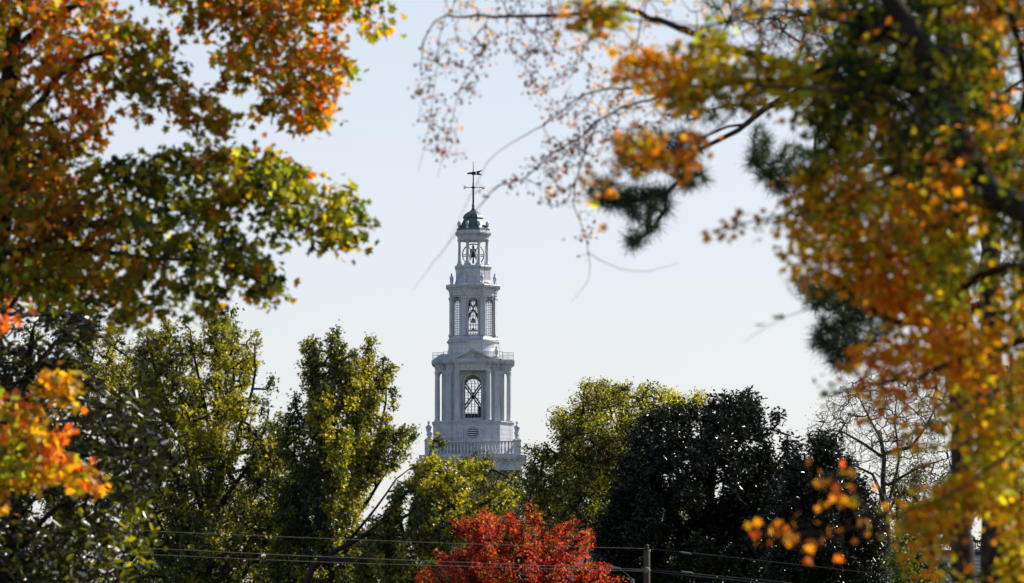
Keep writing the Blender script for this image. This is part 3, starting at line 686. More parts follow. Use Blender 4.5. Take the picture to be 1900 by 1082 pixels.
PAL = dict(
    orange=(0.62, 0.20, 0.007), redor=(0.60, 0.11, 0.008), amber=(0.58, 0.30, 0.006), yellow=(0.54, 0.40, 0.008), olive=(0.28, 0.22, 0.006), moss=(0.15, 0.155, 0.005),
    green=(0.055, 0.08, 0.005), dark=(0.015, 0.024, 0.005), rust=(0.38, 0.13, 0.008), brown=(0.075, 0.035, 0.022), lime=(0.38, 0.42, 0.03), wine=(0.16, 0.03, 0.02),
    sg=(0.048, 0.062, 0.008), sgy=(0.17, 0.165, 0.010), sgd=(0.011, 0.019, 0.006), fine=(0.045, 0.052, 0.018), yg=(0.125, 0.122, 0.010), ygd=(0.022, 0.029, 0.007),
    wax=(0.010, 0.016, 0.007), waxb=(0.022, 0.024, 0.009), lau=(0.009, 0.010, 0.002), laub=(0.034, 0.034, 0.003), red=(0.38, 0.036, 0.012), redd=(0.20, 0.014, 0.008), redo=(0.42, 0.055, 0.012),
    needle=(0.03, 0.048, 0.026), needb=(0.07, 0.09, 0.035), dull=(0.09, 0.08, 0.05))
def tints(n, mix, jit=0.18, u=None):
    names = list(mix); pr = np.array([mix[k] for k in names], float); pr /= pr.sum(); sel = rng.choice(len(names), n, p=pr) if u is None else np.minimum(len(names) - 1, np.searchsorted(np.cumsum(pr), u))
    c = np.array([PAL[k] for k in names])[sel]
    return np.clip(c * np.exp(rng.normal(size=(n, 1)) * jit) * np.exp(rng.normal(size=(n, 3)) * jit * 0.4), 0.003, 0.9)
def clump_leaves(cl, per, rad, mixes, same=0.6, flat=0.75, patch=1.0):
    """leaf positions + tints round clump centres; 'same' = how far leaves of a clump share their colour"""
    n = len(cl); k = np.maximum(1, rng.poisson(per, n)) if np.ndim(per) == 0 else np.maximum(1, np.round(per * rng.uniform(.6, 1.4, n)).astype(int)); idx = np.repeat(np.arange(n), k) ; off = rng.normal(size=(len(idx), 3)) * rad * 0.5; off[:, 2] *= flat
    pos = cl[idx] + off
    if isinstance(mixes, dict): mixes = [mixes] * n
    ff = fields(patch, 21)(cl) + .5 * fields(patch * .4, 22)(cl) + rng.normal(size=n) * .35; uu = np.argsort(np.argsort(ff)) / max(1, n)
    cc = np.zeros((n, 3)); col = np.zeros((len(idx), 3)); keys = {}
    for i, m in enumerate(mixes): keys.setdefault(id(m), (m, []))[1].append(i)
    mid = np.array([id(m) for m in mixes])
    for kk, (m, ii) in keys.items():
        ii = np.array(ii); cc[ii] = tints(len(ii), m, u=uu[ii]); sel = mid[idx] == kk; col[sel] = tints(int(sel.sum()), m)
    s = rng.random(len(idx)) < same; col[s] = cc[idx[s]] * np.exp(rng.normal(size=(int(s.sum()), 1)) * 0.15)
    return pos, np.clip(col, 0.003, 0.9)
def regionmix(xy, default, regs):
    out = []
    for x, y in xy:
        m = default
        for (cx, cy, rx, ry, mm) in regs:
            if ((x - cx) / rx) ** 2 + ((y - cy) / ry) ** 2 < 1 + rng.normal() * 0.25: m = mm
        out.append(m)
    return out
def wrld(px_pts, Y, jy=0.0):
    return [at(x, y, Y + (rng.uniform(-jy, jy) if jy else 0)) for x, y in px_pts]
def rel(root, arr): return np.asarray(arr) - np.array(root.location)[None]
def tree(name, label, cat, base_px, Y, limbs, clumps, xy, mixes, leaf, per, rad, size, mat, barkmat, step=0.5, group=None, twig=0.006, k=0.01, up=0.5, droop=0.6, same=0.6, wob=0.12, updir=0.0, flat=0.75, foliage='crown'):
    """limbs: list of (list of world points, r0, r1); the first starts at the ground"""
    b = limbs[0][0][0]; root = empty(name, (float(b[0]), float(b[1]), 0), label, cat, group)
    s = Skel()
    for i, (pts, r0, r1) in enumerate(limbs): s.limb([np.array(q) - np.array(root.location) for q in pts], r0, r1, step, attach=i > 0, jit=min(0.02, r0 * 0.15) + (.004 if name == 'sparse_tree' else 0))
    cl = rel(root, clumps) if len(clumps) else np.zeros((0, 3))
    s.grow(cl, step, wob=wob, twig=twig, k=k, up=updir); s.build(barkmat, root)
    if leaf and len(cl):
        pos, col = clump_leaves(cl, per, rad, mixes, same, flat, 2.2 if Y > 150 else .7); leaves(foliage, pos, size, leaf, col, mat, root, up, droop)
    return root
def cat(*ss):
    return np.concatenate([a for a, b in ss]), np.concatenate([b for a, b in ss])
def gbase(px, Y):
    p = at(px, 1400, Y); p[2] = 0; return p

# ---------- far trees first
# fine-leaved dull green tree in front of the tower's foot
Pg = [(745, 1150), (770, 960), (800, 890), (835, 852), (862, 838), (885, 830), (905, 846), (938, 862), (952, 892), (978, 900), (1000, 930), (1010, 942), (1060, 958), (1092, 985), (1125, 1150)]
cl, xy = tufts(Pg, 330, 300, 5, 16, 15, 1.3)
tree('fine_leaved_tree', 'dull green fine-leaved tree in front of the foot of the white tower', 'tree', 0, 300,
     [([gbase(900, 300), at(900, 1200, 300), at(905, 1000, 300), at(895, 880, 300)], .3, .05), (wrld([(902, 1150), (960, 1040), (1040, 980)], 300), .15, .03), (wrld([(902, 1120), (850, 1000), (815, 910)], 300), .12, .03)],
     cl, xy, dict(fine=6, ygd=2, moss=1.2), 'blade', 16, .36, .13, M['fine'], M['bark'], .8)
# yellow-green broad tree right of the tower
Pg = [(974, 885), (970, 838), (990, 822), (1006, 812), (1020, 792), (1014, 768), (1034, 758), (1056, 748), (1058, 722), (1080, 711), (1112, 705), (1140, 711), (1165, 700), (1192, 712), (1225, 704), (1242, 722), (1262, 717), (1300, 722), (1310, 750), (1290, 790), (1240, 830), (1200, 1000), (1200, 1150), (1010, 1150), (975, 1000), (962, 935), (964, 905)]
hs_ = [[(1040, 862), (1062, 858), (1058, 882), (1040, 880)], [(1132, 852), (1150, 850), (1148, 872), (1134, 870)], [(1085, 905), (1100, 900), (1102, 918)], [(1000, 900), (1012, 896), (1010, 912)]]
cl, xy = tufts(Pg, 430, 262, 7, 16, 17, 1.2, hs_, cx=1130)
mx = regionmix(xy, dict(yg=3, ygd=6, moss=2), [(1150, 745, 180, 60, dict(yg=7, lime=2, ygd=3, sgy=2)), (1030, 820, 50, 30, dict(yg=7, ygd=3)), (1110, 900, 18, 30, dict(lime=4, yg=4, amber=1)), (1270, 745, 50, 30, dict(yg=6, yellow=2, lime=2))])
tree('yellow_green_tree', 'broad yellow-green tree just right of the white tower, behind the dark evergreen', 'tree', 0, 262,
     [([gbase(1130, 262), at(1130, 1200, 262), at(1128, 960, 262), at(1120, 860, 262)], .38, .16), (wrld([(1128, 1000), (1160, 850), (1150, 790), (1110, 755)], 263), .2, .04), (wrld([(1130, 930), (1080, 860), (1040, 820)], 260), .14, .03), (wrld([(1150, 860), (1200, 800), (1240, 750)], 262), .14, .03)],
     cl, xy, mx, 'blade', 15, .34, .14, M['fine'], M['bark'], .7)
# olive tree, far left
Pg = [(-60, 640), (40, 600), (90, 585), (140, 592), (170, 588), (200, 596), (236, 600), (262, 640), (262, 700), (280, 745), (300, 830), (310, 1150), (-60, 1150)]
cl, xy = tufts(Pg, 300, 236, 6, 15, 16, 1.3, [[(118, 752), (150, 745), (158, 790), (125, 800)]])
mx = regionmix(xy, dict(sg=2, ygd=4, yg=2), [(215, 700, 75, 90, dict(yg=5, sgy=4, ygd=3, amber=0.4))])
tree('olive_tree', 'yellow-olive tree at the far left, behind the shiny-leaved evergreen and the tallest green tree', 'tree', 0, 236,
     [([gbase(120, 236), at(120, 1200, 236), at(125, 900, 236), at(150, 700, 236)], .35, .08), (wrld([(122, 1000), (60, 850), (20, 720)], 236), .2, .04), (wrld([(124, 950), (200, 820), (225, 700)], 236), .2, .04)],
     cl, xy, mx, 'blade', 15, .32, .14, M['fine'], M['bark'], .7)
# bare tree
Pg = [(1488, 815), (1510, 770), (1535, 735), (1570, 712), (1610, 690), (1660, 668), (1710, 655), (1770, 660), (1800, 900), (1700, 905), (1610, 885), (1560, 860), (1520, 845)]
cl, xy = sample(Pg, 3400, 285, 4.5, lump=3, cut=.2)
tree('bare_tree', 'nearly bare tree, a mesh of fine twigs on the sky, right of the dark evergreens', 'tree', 0, 285,
     [([gbase(1648, 285), at(1650, 1150, 285), at(1645, 960, 285), at(1638, 895, 285), at(1640, 850, 285), at(1632, 800, 285)], .38, .10),
      (wrld([(1640, 935), (1618, 880), (1580, 862), (1545, 860)], 284), 0.117, .02), (wrld([(1640, 850), (1600, 822), (1560, 800), (1520, 800)], 286), 0.091, .02), (wrld([(1640, 842), (1690, 830), (1720, 790), (1740, 740)], 285), 0.111, .02),
      (wrld([(1634, 815), (1610, 770), (1590, 730)], 284), 0.065, .02), (wrld([(1650, 930), (1668, 850), (1660, 780), (1670, 710)], 287), 0.091, .02), (wrld([(1648, 900), (1700, 870), (1760, 850)], 285), 0.091, .02)],
     cl, xy, dict(dull=3, fine=1), 'blade', 1.3, .5, .10, M['fine'], M['palebark'], .7, twig=.0055, k=.0038, wob=.08)
# green trees behind on the right
for (nm, lb, Pg, Y, n, cx) in (
    ('background_tree', 'grey-green tree low behind the trunk of the bare tree', [(1560, 900), (1600, 878), (1650, 872), (1700, 858), (1740, 870), (1765, 900), (1770, 1150), (1560, 1150)], 320, 750, 1665),
    ('background_tree', 'dark tree almost hidden low behind the tall green trees left of the tower', [(215, 900), (260, 860), (330, 850), (420, 840), (500, 850), (560, 870), (620, 900), (660, 960), (700, 985), (740, 1000), (760, 1150), (200, 1150)], 300, 1500, 420),
    ('background_tree', 'dark tree almost hidden low between the red tree and the big dark evergreen', [(985, 960), (1040, 920), (1120, 900), (1200, 880), (1260, 900), (1400, 930), (1520, 950), (1600, 980), (1620, 1150), (980, 1150)], 310, 1700, 1120),
    ('background_tree', 'grey-green tree at the right edge, seen past the pine trunks', [(1740, 880), (1780, 850), (1820, 700), (1860, 690), (1900, 660), (1960, 660), (1960, 1150), (1740, 1150)], 335, 900, 1860)):
    cl, xy = tufts(Pg, n // 7, Y, 5, 12, 17, 1.3); tree(nm, lb, 'tree', 0, Y, [([gbase(cx, Y), at(cx, 1150, Y), at(cx, 960, Y)], .3, .1)], cl, xy, dict(fine=5, ygd=3, dull=1), 'blade', 16, .55, .17, M['fine'], M['bark'], 1.0, group=None)

# ---------- houses behind
def house(label, x0, x1, ridge_py, eave_py, Y, slate, chim=True):
    a = at(x0, ridge_py, Y); b = at(x1, ridge_py, Y); wd = float(b[0] - a[0]); zr = float(a[2]); ze = zr - 3.2
    root = empty('house', (float(a[0] + wd / 2), Y, 0), label, 'house'); h = wd / 2
    MB().box(-h + .4, h - .4, -4.4, 4.4, 0, ze).build('wall', M['siding'], root)
    rf_ = MB().add([(-h, -5, ze - 0.2), (h, -5, ze - 0.2), (h, 0, zr), (-h, 0, zr), (-h, 5, ze - .2), (h, 5, ze - .2), (-h, -5, ze - .4), (h, -5, ze - .4), (-h, 5, ze - .4), (h, 5, ze - .4)],
                  [(0, 1, 2, 3), (3, 2, 5, 4), (6, 7, 1, 0), (4, 5, 9, 8), (0, 3, 4, 8, 6), (1, 7, 9, 5, 2), (7, 6, 8, 9)]).build('roof', slate, root)
    MB().box(-h, h, -.12, .12, zr - .03, zr + .06).build('ridge_cap', M['splice'], rf_)
    for i in range(5):
        x = -h + wd * (i + .5) / 5; w_ = MB().box(x - .5, x + .5, -4.46, -4.38, ze - 2.2, ze - .8).build('window', M['sash'], root)
    return root
house('house with a weathered grey shingle roof showing at the lower right, behind the pine trunks', 1640, 2010, 1023, 1082, 240, M['slate'])
house('low house whose striped grey roof shows between the red tree and the utility pole', 1012, 1168, 1022, 1060, 248, M['palesl'])

# ---------- dark evergreens
WAX = dict(wax=6, waxb=3, dark=0.5)
Pg = [(1090, 1150), (1098, 1000), (1120, 945), (1150, 890), (1165, 830), (1178, 792), (1205, 768), (1240, 752), (1286, 748), (1296, 732), (1322, 738), (1346, 728), (1372, 735), (1392, 726), (1402, 746), (1420, 758), (1438, 770), (1430, 795), (1425, 815), (1448, 835), (1462, 802), (1478, 828), (1500, 850), (1520, 900), (1530, 1150)]
cl, xy = tufts(Pg, 480, 226, 6.5, 18, 16, 1.25, cx=1320, tips=[(1325, 730), (1348, 724), (1390, 724), (1436, 764), (1462, 800), (1286, 744), (1210, 764), (1180, 792)])
tree('evergreen_tree', 'big dark glossy evergreen right of the tower, the taller and wider of the two', 'tree', 0, 226,
     [([gbase(1320, 226), at(1320, 1200, 226), at(1318, 950, 226), at(1330, 800, 226)], .4, .1), (wrld([(1320, 1050), (1230, 920), (1210, 830)], 226), .2, .05), (wrld([(1320, 1000), (1420, 900), (1450, 850)], 226), .2, .05)],
     cl, xy, WAX, 'oval', 15, .34, .17, M['waxy'], M['bark'], .7, up=.8, droop=-.1)
Pg = [(1500, 850), (1508, 812), (1525, 818), (1545, 800), (1560, 826), (1575, 850), (1600, 885), (1622, 905), (1640, 960), (1650, 1020), (1648, 1150), (1420, 1150), (1435, 1000), (1450, 900), (1475, 845)]
cl, xy = tufts(Pg, 330, 214, 4, 17, 14, 1.25, cx=1550, tips=[(1510, 810), (1546, 798)])
mx = regionmix(xy, dict(wax=6, waxb=4, dark=0.6), [])
tree('evergreen_tree', 'smaller dark evergreen with many sparkling leaves, in front of the bare tree', 'tree', 0, 214,
     [([gbase(1550, 214), at(1550, 1200, 214), at(1548, 950, 214), at(1545, 870, 214)], .25, .07), (wrld([(1550, 1060), (1610, 980), (1620, 930)], 214), .1, .03)],
     cl, xy, mx, 'oval', 14, .32, .155, M['waxy'], M['bark'], .6, up=1.1, droop=-.1)
Pg = [(1648, 1150), (1645, 1050), (1664, 1008), (1688, 968), (1704, 975), (1716, 1012), (1740, 1026), (1752, 1050), (1760, 1150)]
cl, xy = tufts(Pg, 60, 190, 2, 10, 10, 2)
tree('small_green_tree', 'small fresh green tree in front of the grey shingle roof', 'tree', 0, 190, [([gbase(1700, 190), at(1700, 1180, 190), at(1695, 1000, 190)], .1, .03)],
     cl, xy, dict(ygd=3, sg=3, sgy=1, green=2), 'blade', 16, .35, .12, M['fine'], M['bark'], .5)

# ---------- sweetgums
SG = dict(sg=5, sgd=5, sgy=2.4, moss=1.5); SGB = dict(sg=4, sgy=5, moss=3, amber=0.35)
Pg = [(250, 690), (262, 655), (275, 606), (288, 612), (296, 632), (308, 612), (322, 598), (334, 606), (338, 636), (343, 592), (352, 588), (360, 600), (364, 640), (374, 612), (384, 582), (398, 590), (408, 602), (414, 578), (424, 590), (428, 616), (434, 594), (442, 602), (446, 640), (452, 668), (462, 655), (464, 618), (474, 612), (480, 640), (476, 665), (482, 690), (462, 712), (470, 740), (484, 718), (490, 698), (504, 708), (508, 744), (522, 764), (534, 800), (545, 850), (570, 1150), (225, 1150), (250, 950), (240, 780)]
hs_ = [[(284, 690), (296, 668), (306, 712), (296, 722)], [(268, 745), (280, 740), (282, 760)]]
cl, xy = tufts(Pg, 330, 212, 4.5, 20, 13, 3.2, hs_, cx=390, tips=[(278, 600), (292, 606), (318, 594), (334, 600), (350, 584, .9), (366, 600, .6), (384, 574, 1), (414, 574, 1.1), (440, 592, .9), (456, 655, .5), (472, 610, .9), (498, 694, .9), (522, 756, .7), (262, 650, .7)])
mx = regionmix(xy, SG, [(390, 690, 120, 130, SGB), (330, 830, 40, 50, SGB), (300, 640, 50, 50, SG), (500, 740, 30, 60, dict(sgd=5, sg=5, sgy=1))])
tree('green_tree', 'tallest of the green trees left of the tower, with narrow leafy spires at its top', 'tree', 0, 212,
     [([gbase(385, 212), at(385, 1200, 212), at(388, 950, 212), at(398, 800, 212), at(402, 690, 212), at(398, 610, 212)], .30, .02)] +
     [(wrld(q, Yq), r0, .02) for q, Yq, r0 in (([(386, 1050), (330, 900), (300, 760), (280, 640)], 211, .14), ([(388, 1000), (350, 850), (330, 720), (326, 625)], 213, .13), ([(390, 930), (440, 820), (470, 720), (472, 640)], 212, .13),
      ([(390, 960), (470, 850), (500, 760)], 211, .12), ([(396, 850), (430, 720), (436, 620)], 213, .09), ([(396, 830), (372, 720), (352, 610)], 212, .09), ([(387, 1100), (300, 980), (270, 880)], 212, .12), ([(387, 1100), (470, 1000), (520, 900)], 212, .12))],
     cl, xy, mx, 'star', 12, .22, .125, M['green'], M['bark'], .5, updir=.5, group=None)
Pg = [(520, 830), (535, 780), (548, 752), (572, 742), (576, 700), (565, 672), (563, 645), (572, 632), (584, 640), (590, 668), (603, 684), (608, 632), (618, 620), (632, 627), (638, 655), (650, 664), (655, 648), (664, 660), (672, 640), (680, 630), (690, 640), (692, 668), (706, 684), (716, 678), (726, 706), (728, 738), (716, 765), (708, 800), (722, 808), (738, 790), (752, 792), (768, 800), (768, 830), (748, 852), (722, 872), (704, 900), (700, 925), (678, 952), (660, 985), (690, 1010), (700, 1150), (495, 1150), (510, 950)]
hs_ = [[(592, 720), (600, 700), (606, 740)], [(694, 760), (704, 750), (702, 790)], [(700, 860), (712, 842), (716, 856), (704, 876)]]
cl, xy = tufts(Pg, 290, 206, 4, 20, 13, 3.0, hs_, cx=610, tips=[(568, 628, 1), (586, 640, .6), (612, 618, 1), (626, 620, .9), (660, 648, .5), (683, 626, 1), (714, 672, .9), (728, 700, .5), (552, 750, .7), (760, 788, .8), (742, 786, .6)])
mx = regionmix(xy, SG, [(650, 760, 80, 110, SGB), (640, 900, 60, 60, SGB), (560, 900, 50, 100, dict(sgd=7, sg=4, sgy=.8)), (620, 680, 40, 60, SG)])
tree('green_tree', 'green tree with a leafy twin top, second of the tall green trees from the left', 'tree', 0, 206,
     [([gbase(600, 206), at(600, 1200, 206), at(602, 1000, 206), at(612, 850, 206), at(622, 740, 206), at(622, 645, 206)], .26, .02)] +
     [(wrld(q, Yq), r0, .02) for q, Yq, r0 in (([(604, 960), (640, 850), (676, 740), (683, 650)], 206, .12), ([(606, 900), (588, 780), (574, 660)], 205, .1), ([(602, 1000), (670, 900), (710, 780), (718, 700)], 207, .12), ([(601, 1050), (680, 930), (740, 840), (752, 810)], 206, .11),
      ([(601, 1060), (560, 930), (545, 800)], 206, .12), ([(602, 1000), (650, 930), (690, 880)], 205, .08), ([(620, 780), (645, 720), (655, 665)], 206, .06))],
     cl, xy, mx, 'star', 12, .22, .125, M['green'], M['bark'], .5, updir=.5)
Pg = [(660, 1020), (690, 972), (712, 935), (734, 895), (758, 872), (780, 866), (792, 830), (798, 800), (812, 802), (812, 825), (806, 850), (830, 848), (848, 848), (872, 862), (884, 890), (876, 925), (872, 950), (888, 955), (894, 925), (905, 900), (930, 893), (950, 915), (956, 938), (940, 952), (905, 975), (860, 1000), (820, 1030), (790, 1065), (782, 1150), (640, 1150), (650, 1060)]
hs_ = [[(720, 990), (735, 960), (742, 985)], [(752, 905), (766, 895), (764, 915)]]
cl, xy = tufts(Pg, 200, 200, 3.2, 17, 14, 1.7, hs_, cx=700, lean=.8, tips=[(806, 796, .55), (818, 804, .4), (880, 858, .8), (932, 890, .8), (945, 905, .6), (740, 900, .6)])
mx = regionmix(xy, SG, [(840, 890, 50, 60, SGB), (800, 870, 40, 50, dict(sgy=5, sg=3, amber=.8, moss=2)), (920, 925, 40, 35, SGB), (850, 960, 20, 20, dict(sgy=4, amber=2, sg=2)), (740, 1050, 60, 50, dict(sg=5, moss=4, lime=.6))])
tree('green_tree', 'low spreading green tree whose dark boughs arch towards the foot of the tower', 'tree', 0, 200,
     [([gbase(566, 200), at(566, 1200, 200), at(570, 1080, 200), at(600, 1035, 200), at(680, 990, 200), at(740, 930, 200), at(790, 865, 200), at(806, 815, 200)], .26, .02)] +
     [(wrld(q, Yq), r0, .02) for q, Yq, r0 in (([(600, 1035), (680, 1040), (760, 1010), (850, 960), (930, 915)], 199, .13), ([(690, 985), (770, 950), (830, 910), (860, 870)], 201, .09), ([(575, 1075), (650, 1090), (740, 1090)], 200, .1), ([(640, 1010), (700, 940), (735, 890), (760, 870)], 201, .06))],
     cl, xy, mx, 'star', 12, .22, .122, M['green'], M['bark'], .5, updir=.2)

# ---------- red tree
Pg = [(775, 1150), (788, 1072), (812, 1045), (838, 1030), (868, 1024), (872, 1000), (856, 985), (852, 962), (868, 968), (896, 955), (925, 968), (948, 958), (972, 970), (983, 945), (988, 932), (996, 948), (1000, 975), (1020, 988), (1042, 972), (1050, 962), (1056, 975), (1062, 952), (1068, 978), (1084, 982), (1098, 992), (1090, 1012), (1072, 1018), (1088, 1036), (1102, 1054), (1122, 1058), (1142, 1068), (1150, 1150)]
cl, xy = tufts(Pg, 240, 191, 3, 15, 12, 1.7, cx=960, lean=.9, tips=[(988, 930, .9), (997, 944, .6), (900, 950, .8), (852, 958, .7), (1063, 950, .5), (1046, 966, .7), (870, 965, .6), (1092, 985, .6), (1140, 1064, .6), (950, 956, .6)])
tree('red_tree', 'bright red autumn tree low in front of the tower, left of the utility pole', 'tree', 0, 191,
     [([gbase(960, 191), at(960, 1250, 191), at(962, 1120, 191), at(968, 1040, 191)], .16, .05)] + [(wrld(q, 191, .5), .07, .01) for q in ([(960, 1180), (880, 1090), (850, 1040)], [(961, 1150), (930, 1050), (910, 980)], [(962, 1150), (1020, 1060), (1050, 1000)], [(960, 1180), (1060, 1110), (1110, 1070)], [(966, 1080), (984, 1000), (988, 950)])],
     cl, xy, dict(redd=2.5, red=6, redo=3, olive=.6, green=.9, wine=.6), 'star', 9, .2, .095, M['maple'], M['bark'], .4, updir=.5, twig=.005)

# ---------- shiny-leaved evergreen, lower left
Pg = [(-60, 545), (20, 552), (70, 566), (120, 560), (165, 568), (186, 592), (176, 630), (150, 640), (128, 668), (140, 700), (176, 706), (215, 730), (246, 742), (262, 788), (292, 812), (296, 846), (310, 880), (302, 905), (268, 912), (262, 940), (248, 968), (268, 1000), (266, 1022), (236, 1036), (226, 1060), (240, 1090), (240, 1150), (-60, 1150)]
hs_ = [[(20, 590), (70, 600), (120, 620), (110, 650), (60, 640), (10, 640)], [(40, 905), (110, 915), (150, 950), (120, 985), (60, 975), (35, 940)], [(118, 752), (148, 742), (160, 785), (128, 800)], [(20, 700), (70, 690), (60, 720), (20, 722)]]
cl, xy = sample(Pg, 900, 82, 2.2, hs_)
extra = atv([262, 266, 170, 160, 178, 150, 205], [640, 668, 600, 575, 620, 690, 900], 82.0); cl = np.concatenate([cl, extra])
xy = np.concatenate([xy, np.array([[262, 640]] * 7)])
mx = regionmix(xy, dict(lau=6, laub=3), [(90, 1000, 140, 80, dict(lau=3, laub=6, moss=1.5)), (240, 990, 40, 40, dict(laub=4, moss=5)), (250, 1060, 50, 40, dict(laub=3, lime=2, moss=4))])
tree('magnolia_tree', 'dark evergreen with large shiny oval leaves at the lower left edge', 'tree', 0, 82,
     [([gbase(-10, 82), at(-10, 1200, 82), at(20, 1000, 82), at(40, 800, 82), at(60, 620, 82)], .16, .04)] + [(wrld(q, 82, .8), .06, .012) for q in ([(0, 1100), (100, 1010), (220, 1000)], [(10, 1050), (110, 940), (250, 900)], [(30, 900), (130, 850), (270, 830)], [(40, 800), (120, 700), (200, 740)], [(50, 700), (120, 620), (170, 600)], [(20, 980), (70, 920), (140, 900)])],
     cl, xy, mx, 'oval', 8, .34, .155, M['laurel'], M['bark'], .3, up=.6, droop=.0, twig=.006, k=.004, same=.4)

# ---------- left foreground maple
LM = 60.0
OR = dict(orange=5, redor=2.5, amber=4, olive=3.5, moss=2, wine=.6); ORM = dict(orange=3, redor=1.5, amber=2.5, olive=5, moss=4, lime=.8, wine=1)
GR = dict(green=5, moss=6, olive=4, lime=1, orange=.35, amber=.5, dark=2); RU = dict(rust=4, olive=5, moss=3, orange=1.4, amber=1, brown=2, redor=.7)
A1 = [(-60, -60), (205, -60), (212, 12), (228, 26), (246, 42), (262, 52), (282, 68), (300, 66), (318, 70), (316, 100), (322, 118), (334, 132), (332, 158), (350, 172), (358, 166), (366, 170), (384, 166), (398, 168), (402, 190), (412, 196), (412, 206), (432, 222), (442, 236), (438, 244), (420, 236), (404, 236), (404, 250), (392, 240), (372, 254), (350, 250), (340, 240), (322, 226), (324, 208), (308, 205), (300, 196), (298, 184), (286, 180), (266, 178), (252, 168), (240, 166), (236, 174), (214, 164), (204, 172), (200, 190), (206, 216), (208, 236), (200, 244), (188, 232), (184, 252), (186, 268), (176, 272), (164, 262), (168, 236), (150, 214), (132, 205), (120, 188), (108, 178), (100, 188), (88, 182), (84, 162), (64, 148), (46, 132), (20, 128), (-60, 130)]
hA = [[(115, 42), (150, 38), (158, 52), (125, 60)], [(160, 105), (180, 98), (182, 128), (160, 135), (152, 122)], [(10, 62), (60, 40), (70, 80), (30, 100)], [(198, 130), (228, 134), (220, 146), (200, 144)], [(176, 92), (188, 80), (196, 100), (184, 108)]]
A2 = [(-60, 150), (34, 150), (46, 172), (56, 186), (52, 200), (60, 205), (72, 200), (88, 206), (108, 214), (108, 232), (124, 238), (136, 248), (152, 258), (158, 278), (160, 292), (-60, 292)]
A3 = [(270, -60), (700, -60), (692, 6), (696, 22), (714, 30), (714, 60), (702, 66), (700, 80), (688, 80), (680, 66), (662, 72), (658, 60), (672, 46), (664, 30), (642, 22), (640, 40), (620, 42), (612, 26), (606, 40), (614, 56), (622, 80), (630, 94), (638, 104), (650, 112), (654, 130), (656, 152), (648, 154), (636, 144), (626, 158), (616, 168), (614, 186), (602, 190), (604, 212), (620, 222), (622, 238), (612, 240), (604, 232), (594, 246), (574, 248), (556, 236), (536, 236), (532, 214), (516, 208), (512, 230), (504, 232), (496, 222), (484, 216), (474, 196), (486, 180), (496, 168), (508, 170), (528, 172), (530, 162), (512, 148), (504, 142), (486, 148), (480, 164), (472, 152), (470, 140), (458, 150), (456, 166), (444, 168), (432, 160), (420, 164), (412, 156), (420, 142), (430, 132), (418, 126), (406, 112), (388, 124), (378, 96), (396, 88), (412, 92), (416, 72), (430, 78), (446, 88), (448, 74), (434, 66), (430, 48), (420, 32), (408, 36), (396, 50), (384, 60), (374, 66), (360, 62), (344, 52), (334, 46), (334, 30), (344, 22), (322, 20), (314, 26), (304, 20), (306, 6), (286, 14)]
hB = [[(436, 38), (452, 40), (450, 62), (440, 62)], [(548, 50), (562, 46), (570, 60), (584, 88), (566, 84), (548, 66)], [(566, 124), (584, 110), (590, 140), (592, 172), (584, 168), (580, 140)], [(490, 20), (500, 30), (494, 40)], [(498, 182), (520, 186), (524, 202), (506, 206), (496, 196)], [(566, 188), (580, 190), (582, 206), (572, 206)], [(352, 6), (368, 8), (368, 24), (356, 22)]]
A4 = [(150, 292), (166, 300), (160, 312), (176, 308), (188, 302), (202, 318), (212, 304), (222, 292), (236, 300), (252, 298), (270, 304), (284, 292), (282, 280), (294, 274), (310, 284), (332, 280), (352, 282), (358, 272), (374, 266), (380, 278), (402, 268), (408, 262), (420, 264), (424, 284), (446, 282), (456, 272), (462, 274), (462, 286), (486, 290), (496, 286), (510, 290), (524, 298), (536, 304), (546, 312), (562, 312), (572, 322), (576, 338), (586, 346), (606, 344), (614, 336), (632, 340), (634, 356), (644, 358), (650, 372), (664, 374), (670, 392), (672, 406), (680, 436), (672, 440), (668, 456), (656, 454), (652, 464), (640, 460), (620, 458), (604, 450), (600, 454), (580, 454), (574, 440), (562, 438), (552, 446), (546, 434), (534, 428), (528, 438), (538, 450), (534, 460), (516, 454), (508, 446), (510, 430), (504, 416), (490, 402), (478, 398), (470, 380), (460, 376), (446, 386), (440, 400), (430, 404), (442, 420), (452, 432), (462, 440), (474, 442), (488, 452), (494, 468), (502, 480), (506, 500), (510, 520), (520, 534), (526, 552), (520, 560), (504, 550), (494, 548), (486, 562), (470, 566), (462, 560), (464, 540), (470, 524), (460, 512), (446, 520), (440, 532), (424, 540), (414, 552), (402, 560), (404, 580), (392, 594), (382, 586), (372, 574), (360, 580), (348, 584), (338, 574), (322, 572), (300, 594), (294, 588), (292, 572), (280, 576), (282, 552), (296, 546), (290, 534), (280, 528), (258, 540), (252, 556), (262, 578), (260, 596), (270, 612), (262, 622), (250, 612), (240, 600), (226, 610), (216, 596), (200, 572), (184, 580), (178, 566), (150, 556), (120, 566), (96, 552), (60, 545), (40, 530), (20, 548), (-60, 548), (-60, 280)]
